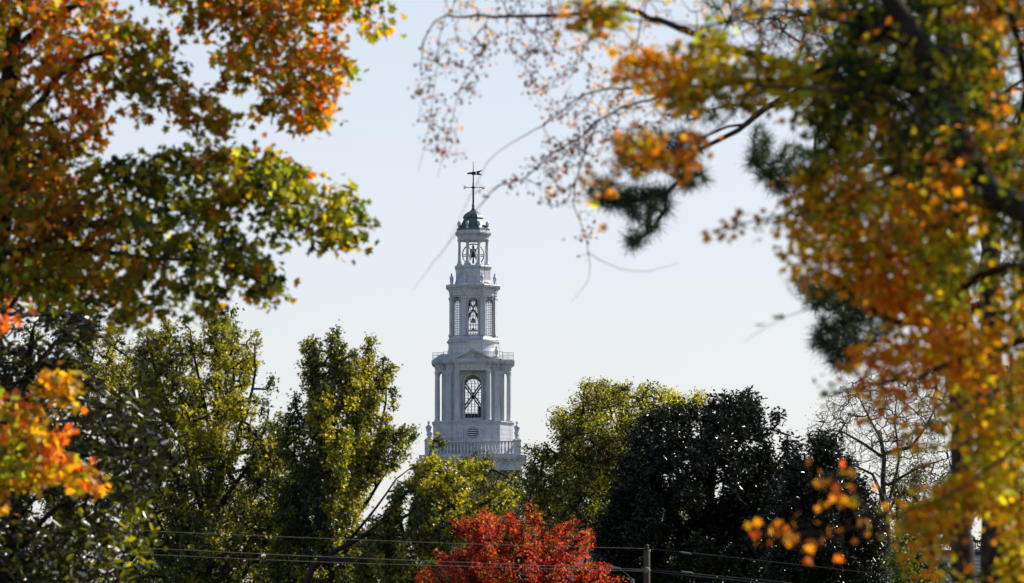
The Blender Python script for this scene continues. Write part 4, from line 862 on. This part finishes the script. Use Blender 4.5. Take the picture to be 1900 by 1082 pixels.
hC = [[(310, 350), (330, 340), (346, 356), (366, 352), (352, 370), (334, 364), (318, 368)], [(312, 424), (326, 412), (330, 430), (352, 428), (372, 434), (364, 448), (344, 442), (336, 452), (318, 444)], [(286, 452), (296, 456), (312, 478), (330, 492), (350, 512), (340, 514), (320, 500), (300, 480), (286, 464)], [(262, 440), (280, 444), (304, 446), (298, 456), (278, 452)], [(246, 552), (262, 526), (284, 520), (290, 540), (280, 560), (262, 570)], [(206, 510), (228, 490), (238, 514), (220, 524)],
      [(305, 515), (322, 508), (330, 524), (312, 534)], [(334, 530), (352, 536), (350, 552), (336, 546)], [(366, 528), (380, 540), (378, 554), (364, 546)], [(390, 512), (408, 504), (410, 524), (394, 528)], [(380, 500), (396, 492), (392, 508)], [(160, 344), (172, 340), (170, 356)], [(130, 322), (142, 320), (140, 332)], [(200, 350), (214, 356), (208, 366)], [(236, 380), (248, 384), (246, 396)]]
A5 = [(-60, 680), (-20, 724), (-12, 746), (6, 748), (26, 736), (42, 728), (56, 740), (68, 756), (86, 764), (100, 778), (116, 790), (134, 800), (138, 818), (124, 832), (132, 850), (142, 866), (158, 874), (178, 876), (194, 884), (196, 906), (182, 914), (162, 902), (142, 904), (126, 908), (116, 892), (104, 880), (92, 892), (94, 906), (78, 912), (52, 908), (32, 908), (18, 896), (-4, 900), (4, 920), (12, 934), (10, 956), (-2, 956), (-14, 948), (-60, 960)]
S = [sample([(-60, 180), (30, 180), (50, 260), (120, 320), (150, 420), (180, 540), (60, 560), (-60, 560)], 330, LM + .5, .8), sample(A1, 720, LM, .8, hA), sample(A2, 240, LM, 1.2), sample(A3, 680, LM + .5, .7, hB), sample(A4, 1700, LM - .3, .9, hC), sample(A5, 260, LM - 6, .7),
     sample([(-60, 560), (5, 555), (20, 590), (14, 606), (-60, 600)], 14, LM - 6, .3), sample([(240, 190), (254, 186), (276, 200), (270, 214), (250, 212)], 7, LM, .1), sample([(115, 690), (145, 698), (140, 760), (112, 740), (70, 712)], 30, LM - 6, .3)]
cl, xy = cat(*S)
mx = regionmix(xy, ORM, [(60, 60, 60, 90, RU), (110, 90, 60, 90, OR), (170, 190, 60, 70, OR), (210, 10, 40, 40, OR), (310, 100, 40, 40, OR), (260, 130, 60, 50, dict(moss=5, olive=4, green=2, amber=1, orange=.6)), (360, 215, 60, 50, ORM), (370, 240, 60, 14, OR),
     (560, 90, 60, 80, OR), (600, 30, 40, 50, OR), (430, 120, 60, 50, ORM), (560, 200, 70, 50, ORM), (40, 250, 90, 80, dict(moss=4, olive=5, lime=1, amber=1.2, orange=.8, rust=2)), (300, 430, 380, 170, GR), (90, 420, 130, 110, RU), (100, 330, 70, 45, ORM), (170, 480, 90, 60, dict(rust=3, olive=5, moss=4, amber=.8)),
     (70, 530, 50, 40, dict(lime=3, olive=4, moss=5)), (200, 520, 60, 50, dict(olive=5, moss=4, amber=2, orange=.6)), (390, 290, 60, 22, ORM), (410, 360, 40, 40, dict(rust=3, amber=2, olive=4, moss=3)), (560, 370, 80, 50, dict(moss=5, olive=5, lime=1.5, amber=.8, green=3, orange=.3)), (610, 420, 80, 30, dict(moss=5, green=5, olive=4, amber=.6)),
     (80, 820, 140, 80, dict(redor=6, orange=5, amber=1.5, olive=2.5, moss=1)), (20, 850, 50, 60, dict(lime=4, moss=3, olive=3, amber=2)), (90, 890, 60, 30, dict(olive=4, amber=4, lime=2, orange=3)), (180, 890, 50, 30, dict(redor=4, orange=5, amber=1.5, moss=2)), (0, 580, 40, 40, dict(orange=4, redor=4)), (110, 720, 40, 40, dict(olive=4, amber=3, orange=3))])
lim = [([gbase(-130, LM), at(-125, 1250, LM), at(-80, 900, LM), at(-20, 600, LM), at(8, 330, LM), at(18, 130, LM), at(50, -60, LM)], .26, .07)]
for q, Yq, r0 in (([(0, 500), (120, 430), (260, 400), (420, 370), (560, 380), (640, 410)], LM, .05), ([(0, 470), (130, 460), (280, 480), (400, 490), (490, 530)], LM - .4, .04), ([(12, 270), (80, 180), (150, 110), (260, 110), (380, 200)], LM, .045), ([(20, 100), (120, 20), (260, -50), (400, -60), (520, 60), (570, 150)], LM + .6, .05),
                   ([(15, 220), (90, 230), (170, 200)], LM, .03), ([(420, -60), (600, -20), (690, 40)], LM + .6, .02), ([(-60, 900), (0, 850), (90, 830), (190, 890)], LM - 6, .03), ([(-20, 640), (60, 520), (180, 500), (260, 560)], LM - .3, .03)):
    lim.append((wrld(q, Yq, .15), r0, .006))
tree('maple_tree', 'maple turning from green to orange that fills the left side of the picture', 'tree', 0, LM, lim, cl, xy, mx, 'maple', 3.8, .17, .096, M['maple'], M['bark'], .14, up=.5, droop=.7, twig=.0022, k=.0012, same=.65)

# ---------- pines on the right
def needles(name, tips, dirs, parent, n=46, ln=.17, mat=None):
    m = len(tips); idx = np.repeat(np.arange(m), n); d = rng.normal(size=(len(idx), 3)) * .62 + dirs[idx] * .75; d /= np.linalg.norm(d, axis=1, keepdims=True)
    base = tips[idx] - dirs[idx] * (rng.random((len(idx), 1)) * .16); s = np.cross(d, rng.normal(size=d.shape)); s /= np.linalg.norm(s, axis=1, keepdims=True) + 1e-9
    L_ = (ln * rng.uniform(.7, 1.15, len(idx)))[:, None]; wd_ = .0022
    V = np.stack([base - s * wd_, base + s * wd_, base + d * L_ + s * wd_ * .4, base + d * L_ - s * wd_ * .4], 1)
    return make_mesh(name, V.reshape(-1, 3), [[0, 1, 2, 3]], 4, len(idx), mat or M['needle'], parent, tints(len(idx), dict(needle=6, needb=3, dull=.3)))
def pine(label, limbs, clumps, Y, n=34, ln=.18, twig=.004):
    b = limbs[0][0][0]; root = empty('pine_tree', (float(b[0]), float(b[1]), 0), label, 'tree', None); s = Skel()
    for i, (pts, r0, r1) in enumerate(limbs): s.limb([np.array(q) - np.array(root.location) for q in pts], r0, r1, .2, attach=i > 0, jit=min(.02, r0 * .1))
    cl = rel(root, clumps); s.grow(cl, .16, wob=.1, twig=twig, k=.0035); s.build(M['pinebark'], root, one=True)
    p = np.array(s.p); par = np.array(s.par)
    # direction of each tip = direction of its last twig
    from_ = {tuple(np.round(c, 4)): i for i, c in enumerate(s.p)}
    ids = np.array([int(np.argmin(((p - c) ** 2).sum(1))) for c in cl]); dr = p[ids] - p[par[ids]]; dr /= np.linalg.norm(dr, axis=1, keepdims=True) + 1e-9
    needles('crown', cl, dr, root, n, ln); return root
PY = 68.0
PA = [(1092, 352), (1098, 338), (1130, 336), (1170, 342), (1215, 346), (1250, 352), (1248, 378), (1236, 400), (1215, 430), (1185, 455), (1165, 462), (1162, 440), (1176, 410), (1160, 392), (1130, 388), (1105, 376)]
PB = [(1145, 252), (1165, 244), (1200, 248), (1240, 242), (1290, 240), (1300, 262), (1296, 292), (1250, 305), (1200, 318), (1160, 322), (1148, 300)]
PC = [(1235, 315), (1270, 300), (1315, 322), (1318, 336), (1300, 345), (1260, 350)]
PD = [(1378, 285), (1392, 275), (1404, 235), (1424, 232), (1428, 290), (1446, 300), (1460, 262), (1480, 268), (1505, 285), (1530, 300), (1540, 330), (1490, 350), (1452, 362), (1425, 350), (1400, 325)]
PF = [(1290, -20), (1560, -20), (1640, 60), (1600, 160), (1500, 200), (1470, 110), (1380, 60), (1300, 30)]
PG_ = [(1230, 190), (1300, 170), (1370, 175), (1440, 180), (1400, 205), (1330, 230), (1260, 225)]
PH = [(1480, 150), (1620, 60), (1800, 20), (1940, 0), (1940, 380), (1830, 420), (1700, 330), (1560, 320), (1500, 260)]
S = [sample(PA, 190, PY, .5), sample(PB, 150, PY, .5), sample(PC, 44, PY, .3), sample(PD, 180, PY + 3, .6), sample(PF, 200, PY + 2, 1.2), sample(PG_, 50, PY + .5, .4), sample(PH, 380, PY + 2, 2.0)]
cl, xy = cat(*S)
lim = [([gbase(1786, PY), at(1786, 1250, PY), at(1785, 900, PY), at(1782, 640, PY), at(1775, 300, PY), at(1765, -80, PY)], .17, .10)]
for q, Yq, r0, r1 in (([(1776, 160), (1680, 140), (1560, 150), (1450, 185), (1370, 240), (1290, 283), (1262, 335), (1230, 362), (1170, 374), (1110, 370)], PY, .075, .01), ([(1238, 358), (1234, 385), (1208, 428), (1172, 458)], PY, .022, .006), ([(1300, 278), (1250, 284), (1195, 286), (1160, 305)], PY - .1, .02, .005),
                       ([(1390, 230), (1350, 235), (1318, 250), (1290, 262)], PY + .1, .02, .008), ([(1430, 195), (1360, 195), (1290, 210), (1240, 215)], PY + .4, .02, .005), ([(1772, 330), (1650, 300), (1540, 310), (1450, 340), (1400, 300)], PY + 3, .05, .008), ([(1768, 60), (1640, 20), (1480, 30), (1360, 40)], PY + 2, .04, .006), ([(1774, 250), (1880, 160), (1940, 120)], PY + 2, .04, .01)):
    lim.append((wrld(q, Yq), r0, r1))
pine('pine on the left of the two close trunks, its brown bough reaching far left', lim, cl, PY)
PE = [(1478, 512), (1520, 520), (1570, 530), (1630, 550), (1668, 590), (1650, 622), (1606, 650), (1576, 688), (1548, 686), (1530, 656), (1506, 644), (1508, 612), (1525, 590), (1498, 570), (1480, 540)]
PI = [(1620, 420), (1700, 430), (1800, 480), (1940, 420), (1940, 560), (1800, 560), (1700, 520)]
S = [sample(PE, 480, PY + 6, .9), sample(PI, 60, PY + 6, 1.5)]
cl, xy = cat(*S)
lim = [([gbase(1842, PY + 5), at(1842, 1250, PY + 5), at(1841, 900, PY + 5), at(1838, 640, PY + 5), at(1836, 300, PY + 5), at(1832, -80, PY + 5)], .17, .12), (wrld([(1838, 560), (1740, 590), (1660, 565), (1590, 530), (1525, 508)], PY + 5.5), .075, .05), (wrld([(1600, 535), (1570, 590), (1560, 650)], PY + 6), .025, .006), (wrld([(1838, 520), (1880, 500), (1940, 470)], PY + 6), .03, .01)]
pine('pine on the right of the two close trunks, a dark tuft hanging at mid height', lim, cl, PY + 6)

# ---------- sparse tree: long fine sprays over the sky
SY = 51.0
SP = dict(brown=7, wine=3, rust=1.6, orange=.6, amber=.4); SPB = dict(orange=4, amber=3, yellow=1, rust=3, moss=1)
limb = [([gbase(1900, SY), at(1890, 1250, SY), at(1850, 900, SY), at(1760, 500, SY), at(1650, 250, SY), at(1540, 152, SY)], .22, .055)]
sprays = [([(1540, 152), (1440, 112), (1350, 88), (1265, 52), (1190, 28), (1130, 15), (1075, 26), (1020, 30), (940, 28), (870, 32), (828, 26), (806, 40), (786, 76), (780, 130)], .045, .003), ([(828, 28), (818, 60), (812, 120), (804, 180), (792, 250), (775, 320)], .004, .0015), ([(905, 30), (896, 90), (878, 130), (856, 160), (840, 215), (826, 270), (812, 330)], .005, .0015), ([(1020, 30), (1010, 60), (980, 90), (975, 130)], .005, .002),
          ([(1290, 130), (1200, 160), (1130, 165), (1085, 175), (1040, 205), (990, 245), (940, 270), (905, 300)], .014, .002), ([(1330, 160), (1230, 180), (1165, 195), (1110, 225), (1075, 255), (1020, 285), (975, 330), (925, 345), (895, 375), (840, 440), (795, 500), (765, 540)], .014, .001), ([(905, 300), (860, 390), (830, 450)], .003, .001), ([(1110, 225), (1075, 310), (1065, 380), (1088, 440), (1092, 520), (1060, 560)], .008, .001),
          ([(1190, 28), (1180, 90), (1140, 150), (1110, 200)], .008, .003), ([(1130, 15), (1080, 90), (1060, 140)], .007, .002), ([(1350, 88), (1300, 170), (1240, 200)], .01, .004), ([(1092, 470), (1150, 500), (1210, 502), (1260, 488)], .003, .0012)]
for q, a, b in sprays: limb.append((wrld(q, SY, .25), a, b))
B1 = [(766, 90), (800, 60), (815, -30), (930, -30), (930, 60), (925, 100), (905, 130), (880, 170), (850, 215), (870, 290), (800, 300), (780, 240), (762, 150)]
B2 = [(930, -30), (1100, -30), (1090, 90), (1060, 170), (1120, 190), (1080, 300), (1020, 370), (1005, 330), (960, 320), (1010, 260), (1020, 210), (985, 180), (980, 120), (940, 90)]
B3 = [(1100, -30), (1560, -30), (1540, 130), (1440, 100), (1380, 160), (1240, 150), (1180, 110), (1100, 90)]
B4 = [(1090, 120), (1240, 130), (1300, 200), (1200, 250), (1130, 260), (1090, 330), (1050, 380), (1000, 385), (1010, 300), (1080, 240)]
B5 = [(1060, 400), (1100, 380), (1110, 470), (1070, 500)]
S = [sample(B1, 190, SY, .5), sample(B2, 260, SY, .6), sample(B3, 240, SY, .9), sample(B4, 260, SY, .6), sample(B5, 14, SY, .2), sample([(890, 340), (960, 320), (1000, 340), (960, 370), (900, 375)], 10, SY, .2), sample([(940, 70), (990, 90), (1000, 180), (960, 120)], 12, SY, .2)]
cl, xy = cat(*S); mx = regionmix(xy, SP, [(1200, 60, 160, 90, SPB), (850, 40, 60, 40, SPB), (1180, 160, 80, 60, SPB)])
tree('sparse_tree', 'thinning tree with long fine sprays of small rusty leaves hanging over the sky', 'tree', 0, SY, limb, cl, xy, mx, 'cup', 3.0, .075, .036, M['maple'], M['bark'], .12, twig=.0016, k=.0011, wob=.16, same=.2, droop=1.0)

# ---------- right foreground maple
RM = 36.0
DK_SHADE = dict(dark=3, green=4, moss=3, olive=2.5, rust=.6, amber=.3); GO = dict(orange=4, amber=5, yellow=2.5, olive=2); GOD = dict(moss=2, olive=4, amber=4, yellow=1.5, orange=2.5, rust=.7); YL = dict(yellow=5, lime=3, olive=3, amber=2); OG = dict(orange=6, amber=3, redor=2, olive=1)  # first mix: olive-green leaves with the upper right's shade put into the colour
C1 = [(1560, -60), (1556, 10), (1590, 30), (1575, 60), (1545, 100), (1520, 108), (1524, 140), (1490, 168), (1466, 196), (1480, 214), (1520, 224), (1528, 250), (1522, 290), (1500, 320), (1484, 340), (1466, 376), (1452, 396), (1458, 430), (1476, 450), (1480, 470), (1470, 510), (1488, 520), (1530, 520), (1575, 528), (1625, 552), (1668, 580), (1710, 598), (1712, 628), (1660, 632), (1622, 640), (1604, 662), (1576, 684), (1560, 696), (1580, 690), (1612, 676), (1660, 670), (1720, 672), (1742, 690), (1744, 740), (1736, 770), (1744, 800), (1766, 820), (1776, 860), (1764, 896), (1740, 910), (1700, 930), (1672, 950), (1660, 975), (1690, 985), (1720, 975), (1750, 990), (1762, 1020), (1774, 1044), (1790, 1070), (1800, 1150), (1960, 1150), (1960, -60)]
hD = [[(1640, 60), (1670, 70), (1668, 86), (1648, 90)], [(1668, 32), (1684, 30), (1682, 46)], [(1636, 130), (1660, 120), (1680, 125), (1660, 150)], [(1585, 260), (1630, 240), (1640, 262), (1600, 290)], [(1600, 320), (1622, 316), (1624, 340), (1606, 342)], [(1520, 415), (1560, 410), (1570, 430), (1540, 450), (1520, 440)], [(1706, 320), (1726, 325), (1722, 345), (1704, 342)], [(1700, 435), (1716, 438), (1712, 452)], [(1524, 490), (1560, 498), (1560, 512), (1526, 506)],
      [(1798, 400), (1812, 400), (1816, 480), (1812, 640), (1798, 640), (1800, 480)], [(1856, 40), (1960, 20), (1960, 60), (1880, 66)], [(1852, 110), (1880, 80), (1900, 74), (1960, 90), (1960, 200), (1870, 200), (1854, 160)], [(1850, 215), (1900, 205), (1930, 240), (1870, 250)], [(1866, 270), (1896, 270), (1900, 340), (1874, 320)], [(1856, 390), (1872, 380), (1886, 410), (1866, 416)], [(1858, 440), (1890, 436), (1900, 500), (1874, 520), (1856, 490)], [(1766, 850), (1796, 845), (1800, 890), (1775, 880)],
      [(1770, 700), (1790, 700), (1796, 790), (1774, 790)], [(1830, 690), (1856, 700), (1852, 740), (1834, 745)], [(1758, 955), (1830, 950), (1868, 965), (1868, 1090), (1820, 1100), (1770, 1070)], [(1752, 720), (1800, 710), (1810, 870), (1765, 890)], [(1818, 640), (1862, 630), (1868, 750), (1815, 770)], [(1820, 430), (1860, 425), (1862, 610), (1820, 615)], [(1700, 610), (1716, 600), (1720, 616)], [(1858, 1010), (1880, 1015), (1876, 1040), (1858, 1040)]]
C2 = [(1208, 150), (1206, 118), (1225, 104), (1250, 108), (1270, 116), (1286, 76), (1310, 52), (1330, 60), (1348, 84), (1372, 104), (1400, 108), (1450, 122), (1486, 128), (1524, 152), (1522, 168), (1490, 176), (1470, 186), (1448, 180), (1436, 164), (1412, 186), (1386, 196), (1368, 188), (1352, 172), (1332, 172), (1304, 186), (1290, 200), (1272, 214), (1244, 210), (1226, 196), (1240, 174)]
C3 = [(1150, 282), (1158, 262), (1180, 244), (1206, 250), (1236, 262), (1256, 266), (1284, 246), (1300, 240), (1296, 262), (1282, 288), (1296, 304), (1296, 322), (1270, 330), (1262, 300), (1226, 292), (1206, 300), (1176, 316), (1152, 312)]
C4 = [(1056, 28), (1080, 6), (1110, 0), (1136, 10), (1140, 30), (1124, 52), (1100, 56), (1080, 40)]
C5 = [(1160, 90), (1200, 84), (1216, 96), (1202, 118), (1190, 130), (1168, 144), (1160, 168), (1148, 160), (1156, 130)]
C6 = [(1508, 728), (1560, 700), (1600, 690), (1660, 686), (1744, 694), (1748, 880), (1700, 850), (1664, 830), (1640, 800), (1600, 762), (1556, 740)]
C7 = [(1508, 890), (1530, 868), (1560, 880), (1600, 882), (1640, 900), (1672, 930), (1668, 990), (1640, 1000), (1590, 990), (1560, 960), (1540, 930)]
C8_ = [(1460, 440), (1420, 420), (1350, 436), (1310, 432), (1330, 420), (1390, 408), (1450, 386), (1462, 400)]
C9 = [(1340, -30), (1560, -30), (1560, 30), (1530, 90), (1470, 70), (1440, 60), (1420, 24), (1350, 20)]
C10 = [(1640, 990), (1700, 985), (1760, 1010), (1770, 1100), (1740, 1090), (1700, 1060), (1660, 1040)]
S = [sample(C1, 3000, RM + .4, 1.5, hD), sample([(1920, -200), (2100, -800), (2900, -900), (3000, 500), (2500, 700), (2000, 300)], 1150, RM + 1, 3), sample(C2, 190, RM, .9), sample(C3, 46, RM - 1, .5), sample(C4, 26, RM, .15), sample(C5, 22, RM, .2), sample(C6, 80, RM, .6), sample(C7, 12, RM - 2, .5), sample(C8_, 24, RM, .3), sample(C9, 44, RM, .6), sample(C10, 16, RM, .4),  # second outline: unseen crown beyond the frame, extended to shade the upper right
     sample([(1094, 338), (1110, 336), (1116, 372), (1098, 376)], 6, RM, .1), sample([(1470, 900), (1460, 980), (1420, 985), (1500, 1000), (1510, 960)], 3, RM - 2, .2)]
pts = [(1409, 980), (1412, 972), (1436, 1001), (1446, 999), (1463, 1002), (1470, 1004), (1486, 990), (1490, 974), (1484, 1004), (1499, 1009), (1498, 1020), (1504, 1022), (1497, 1026), (1517, 900), (1525, 908), (1535, 892), (1533, 870), (1536, 884), (1545, 892), (1554, 898), (1539, 910), (1565, 922), (1572, 934), (1580, 928), (1535, 974), (1548, 988), (1540, 990), (1526, 1000), (1565, 1012), (1600, 975), (1605, 992), (1598, 1000), (1590, 960), (1575, 1030), (1560, 1002), (1490, 560), (1458, 500), (1448, 510), (1434, 592), (1440, 590), (1430, 410), (1560, 870)]
pa = np.array(pts, float); dd = np.where(pa[:, 1] < 620, 2, 0) + rng.uniform(-.5, .5, len(pa)) * np.where(pa[:, 1] < 620, .3, 1); S.append((atv(pa[:, 0], pa[:, 1], RM - 2 + dd), pa))
cl, xy = cat(*S)
mx = regionmix(xy, GOD, [(2300, -100, 600, 900, DK_SHADE), (1700, 120, 240, 200, DK_SHADE), (1640, 230, 180, 130, DK_SHADE), (1880, 200, 60, 200, dict(moss=3, orange=2, olive=3, rust=2, green=1)), (1810, 30, 60, 50, dict(orange=3, rust=3, olive=4)), (1600, 380, 110, 80, GOD), (1500, 430, 60, 60, GO), (1560, 500, 90, 40, GO), (1680, 510, 60, 50, OG), (1640, 580, 80, 40, OG), (1755, 480, 50, 90, dict(lime=4, yellow=3, moss=4, olive=3)), (1760, 560, 50, 50, YL),
     (1660, 640, 80, 40, dict(amber=5, yellow=2, olive=4, orange=3)), (1640, 700, 100, 60, OG), (1800, 650, 90, 80, dict(amber=5, orange=5, yellow=1)), (1740, 400, 60, 50, dict(orange=4, rust=3, olive=3, amber=2)), (1755, 290, 40, 30, dict(orange=4, redor=2, rust=2)), (1620, 235, 26, 24, dict(yellow=6, lime=2, orange=1)), (1590, 260, 30, 30, YL), (1860, 780, 80, 80, GOD), (1780, 960, 160, 90, GOD), (1850, 1000, 90, 100, GO), (1870, 880, 60, 60, dict(amber=3, yellow=2, olive=4, lime=1)), (1840, 1060, 80, 40, YL),
     (1360, 140, 180, 80, dict(moss=3, olive=4, amber=3, yellow=3, orange=1, dark=1)), (1390, 415, 100, 45, dict(rust=4, orange=4, amber=1, wine=1)), (1245, 140, 50, 40, dict(amber=6, orange=3, olive=2)), (1475, 160, 45, 36, dict(yellow=8, lime=2, amber=1)), (1230, 285, 90, 50, dict(orange=6, rust=3, amber=2, olive=1)), (1098, 28, 50, 30, dict(olive=4, moss=4, rust=2, amber=1)), (1180, 120, 40, 50, dict(orange=5, amber=3)), (1510, 960, 120, 100, dict(redor=4, orange=7)), (1640, 950, 60, 60, dict(amber=4, olive=3, orange=3)), (1330, 70, 60, 30, YL)])
RL = RM - .55
lim = [([gbase(2090, RL), at(2085, 1250, RL), at(2040, 800, RL), at(1960, 500, RL), at(1900, 410, RL), at(1840, 345, RL), at(1785, 275, RL), at(1745, 185, RL), at(1700, 80, RL), at(1610, -60, RL)], .18, .055)]
for q, Yq, r0, r1 in (([(2000, 620), (1900, 500), (1800, 520), (1700, 600), (1600, 560), (1530, 510)], RM + .6, .05, .02), ([(1745, 190), (1650, 150), (1560, 110), (1500, 140), (1400, 150), (1300, 160), (1230, 150)], RM, .035, .006), ([(1790, 285), (1700, 210), (1620, 170)], RM - .3, .035, .012), ([(2050, 850), (1940, 800), (1860, 850), (1760, 920), (1640, 960), (1560, 985), (1490, 990), (1405, 975)], RM - 1.6, .013, .002), ([(1990, 600), (1880, 640), (1800, 660), (1700, 700), (1600, 720), (1530, 735)], RM, .03, .004),
                       ([(2060, 950), (1960, 1000), (1860, 1050), (1780, 1080)], RM, .03, .008), ([(1700, 90), (1560, 40), (1420, 20), (1300, 50), (1110, 25)], RM, .02, .004), ([(1790, 290), (1640, 330), (1540, 390), (1450, 400), (1320, 432)], RM, .025, .002), ([(1840, 350), (1740, 420), (1640, 480), (1540, 480)], RM, .025, .006), ([(1850, 345), (1900, 200), (1890, 80), (1850, -40)], RM + .5, .04, .02), ([(1620, 480), (1530, 560), (1450, 590), (1380, 635)], RM, .006, .001), ([(1580, 920), (1555, 890), (1530, 868)], RM - 1.8, .004, .002), ([(1400, 160), (1330, 240), (1250, 275), (1170, 290)], RM - 1, .012, .003)):
    lim.append((wrld(q, Yq, .1), r0, r1))
perv = np.full(len(cl), 5.6); perv[-len(pa):] = 1.2
for (x0, x1, y0, y1, v) in ((1500, 1680, 860, 1000, 1.6), (1300, 1466, 380, 520, 1.6), (1500, 1745, 690, 880, 2.6), (1340, 1520, -40, 100, 2.6)):
    k_ = (xy[:, 0] > x0) & (xy[:, 0] < x1) & (xy[:, 1] > y0) & (xy[:, 1] < y1); perv[k_] = np.minimum(perv[k_], v)
tree('maple_tree', 'golden-orange maple out of focus that fills the right side of the picture', 'tree', 0, RM, lim, cl, xy, mx, 'maple', perv, .135, .058, M['maple'], M['bark'], .12, up=.5, droop=.7, twig=.002, k=.0010, same=.7)

# ================================================================== POLE AND CABLES
UY = 188.0
p0 = at(1200, 1022, UY)
pole = empty('utility_pole', (float(p0[0]), UY, 0), 'weathered wooden utility pole in front of the dark evergreen, carrying the cables', 'utility pole')
zt = float(p0[2]); MB().lathe([(.16, 0), (.105, zt), (.09, zt + .03)], 12).build('post', M['pole'], pole, True)
MB().lathe([(.05, zt + .03), (.07, zt + .05), (.09, zt + .09), (.05, zt + .12), (.08, zt + .16), (.04, zt + .21)], 10).build('insulator', M['iron'], pole, True)
zc = float(at(1200, 1059, UY)[2]); m_ = Matrix.Translation((0, -.15, zc)) @ Matrix.Rotation(R(90), 4, 'X')
MB().lathe([(.05, -.05), (.11, 0), (.12, .05), (.06, .12)], 12, m=m_).build('clamp', M['splice'], pole, True)
def cable(name, label, pts, r, splices=(), group='cables across the lower part of the picture'):
    w_ = [at(x, y, Y) for x, y, Y in pts]; o = np.array(w_[0]); root_v = [q - o for q in resample(w_, 1.5, 0)]
    c_ = MB().tube([tuple(q) for q in root_v], r, 6).build(name, M['wire'], None, True); c_.location = o; tag(c_, label, 'cable', group)
    for (x, y, Y, ln) in splices:
        q = at(x, y, Y) - o; s = MB().tube([(q[0] - ln, q[1], q[2] + .04), (q[0] - ln * .7, q[1], q[2] + .02), (q[0] + ln * .7, q[1], q[2] - .02), (q[0] + ln, q[1], q[2] - .06)], [.015, .03, .03, .015], 8).build('splice', M['splice'], c_, True)
    return c_
cable('overhead_cable', 'single top cable running left from the top of the utility pole', [(-60, 966, 150), (270, 985, 158), (600, 999, 167), (900, 1010, 177), (1199, 1018, UY)], .006)
cable('overhead_cable', 'single top cable running right from the top of the utility pole', [(1201, 1018, UY), (1300, 1028, 188), (1500, 1050, 187), (1700, 1073, 186), (1900, 1098, 185)], .010, [(1272, 1026, 188, .2)])
cable('overhead_cable', 'upper of the two lower cables running left from the utility pole', [(-60, 1000, 150), (270, 1017, 158), (600, 1033, 167), (900, 1045, 177), (1198, 1057, UY - .12)], .007, [(1140, 1053.5, 186, .22)])
cable('overhead_cable', 'lower of the two lower cables running left from the utility pole', [(-60, 1010, 150), (240, 1027, 158), (600, 1043, 167), (900, 1052, 177), (1198, 1060, UY - .14)], .007)
cable('overhead_cable', 'upper of the two lower cables running right from the utility pole', [(1202, 1057, UY - .12), (1300, 1066, 188), (1430, 1078, 187), (1600, 1098, 186)], .015, [(1275, 1062, 187.8, .22)])
cable('overhead_cable', 'lower of the two lower cables running right from the utility pole', [(1202, 1060, UY - .14), (1300, 1070, 188), (1400, 1080, 187), (1560, 1098, 186)], .015)
dc = cable('drop_cable', 'short cable slanting down beside the utility pole to a pale fitting', [(1150, 1056, 186.6), (1160, 1063, 186.7), (1172, 1074, 186.8)], .012, group=None)
q = at(1173, 1074, 186.8) - np.array(dc.location); MB().lathe([(.02, q[2] - .2), (.07, q[2] - .17), (.07, q[2] - .04), (.03, q[2])], 10, 0, (float(q[0]), float(q[1]))).build('fitting', M['splice'], dc, True)
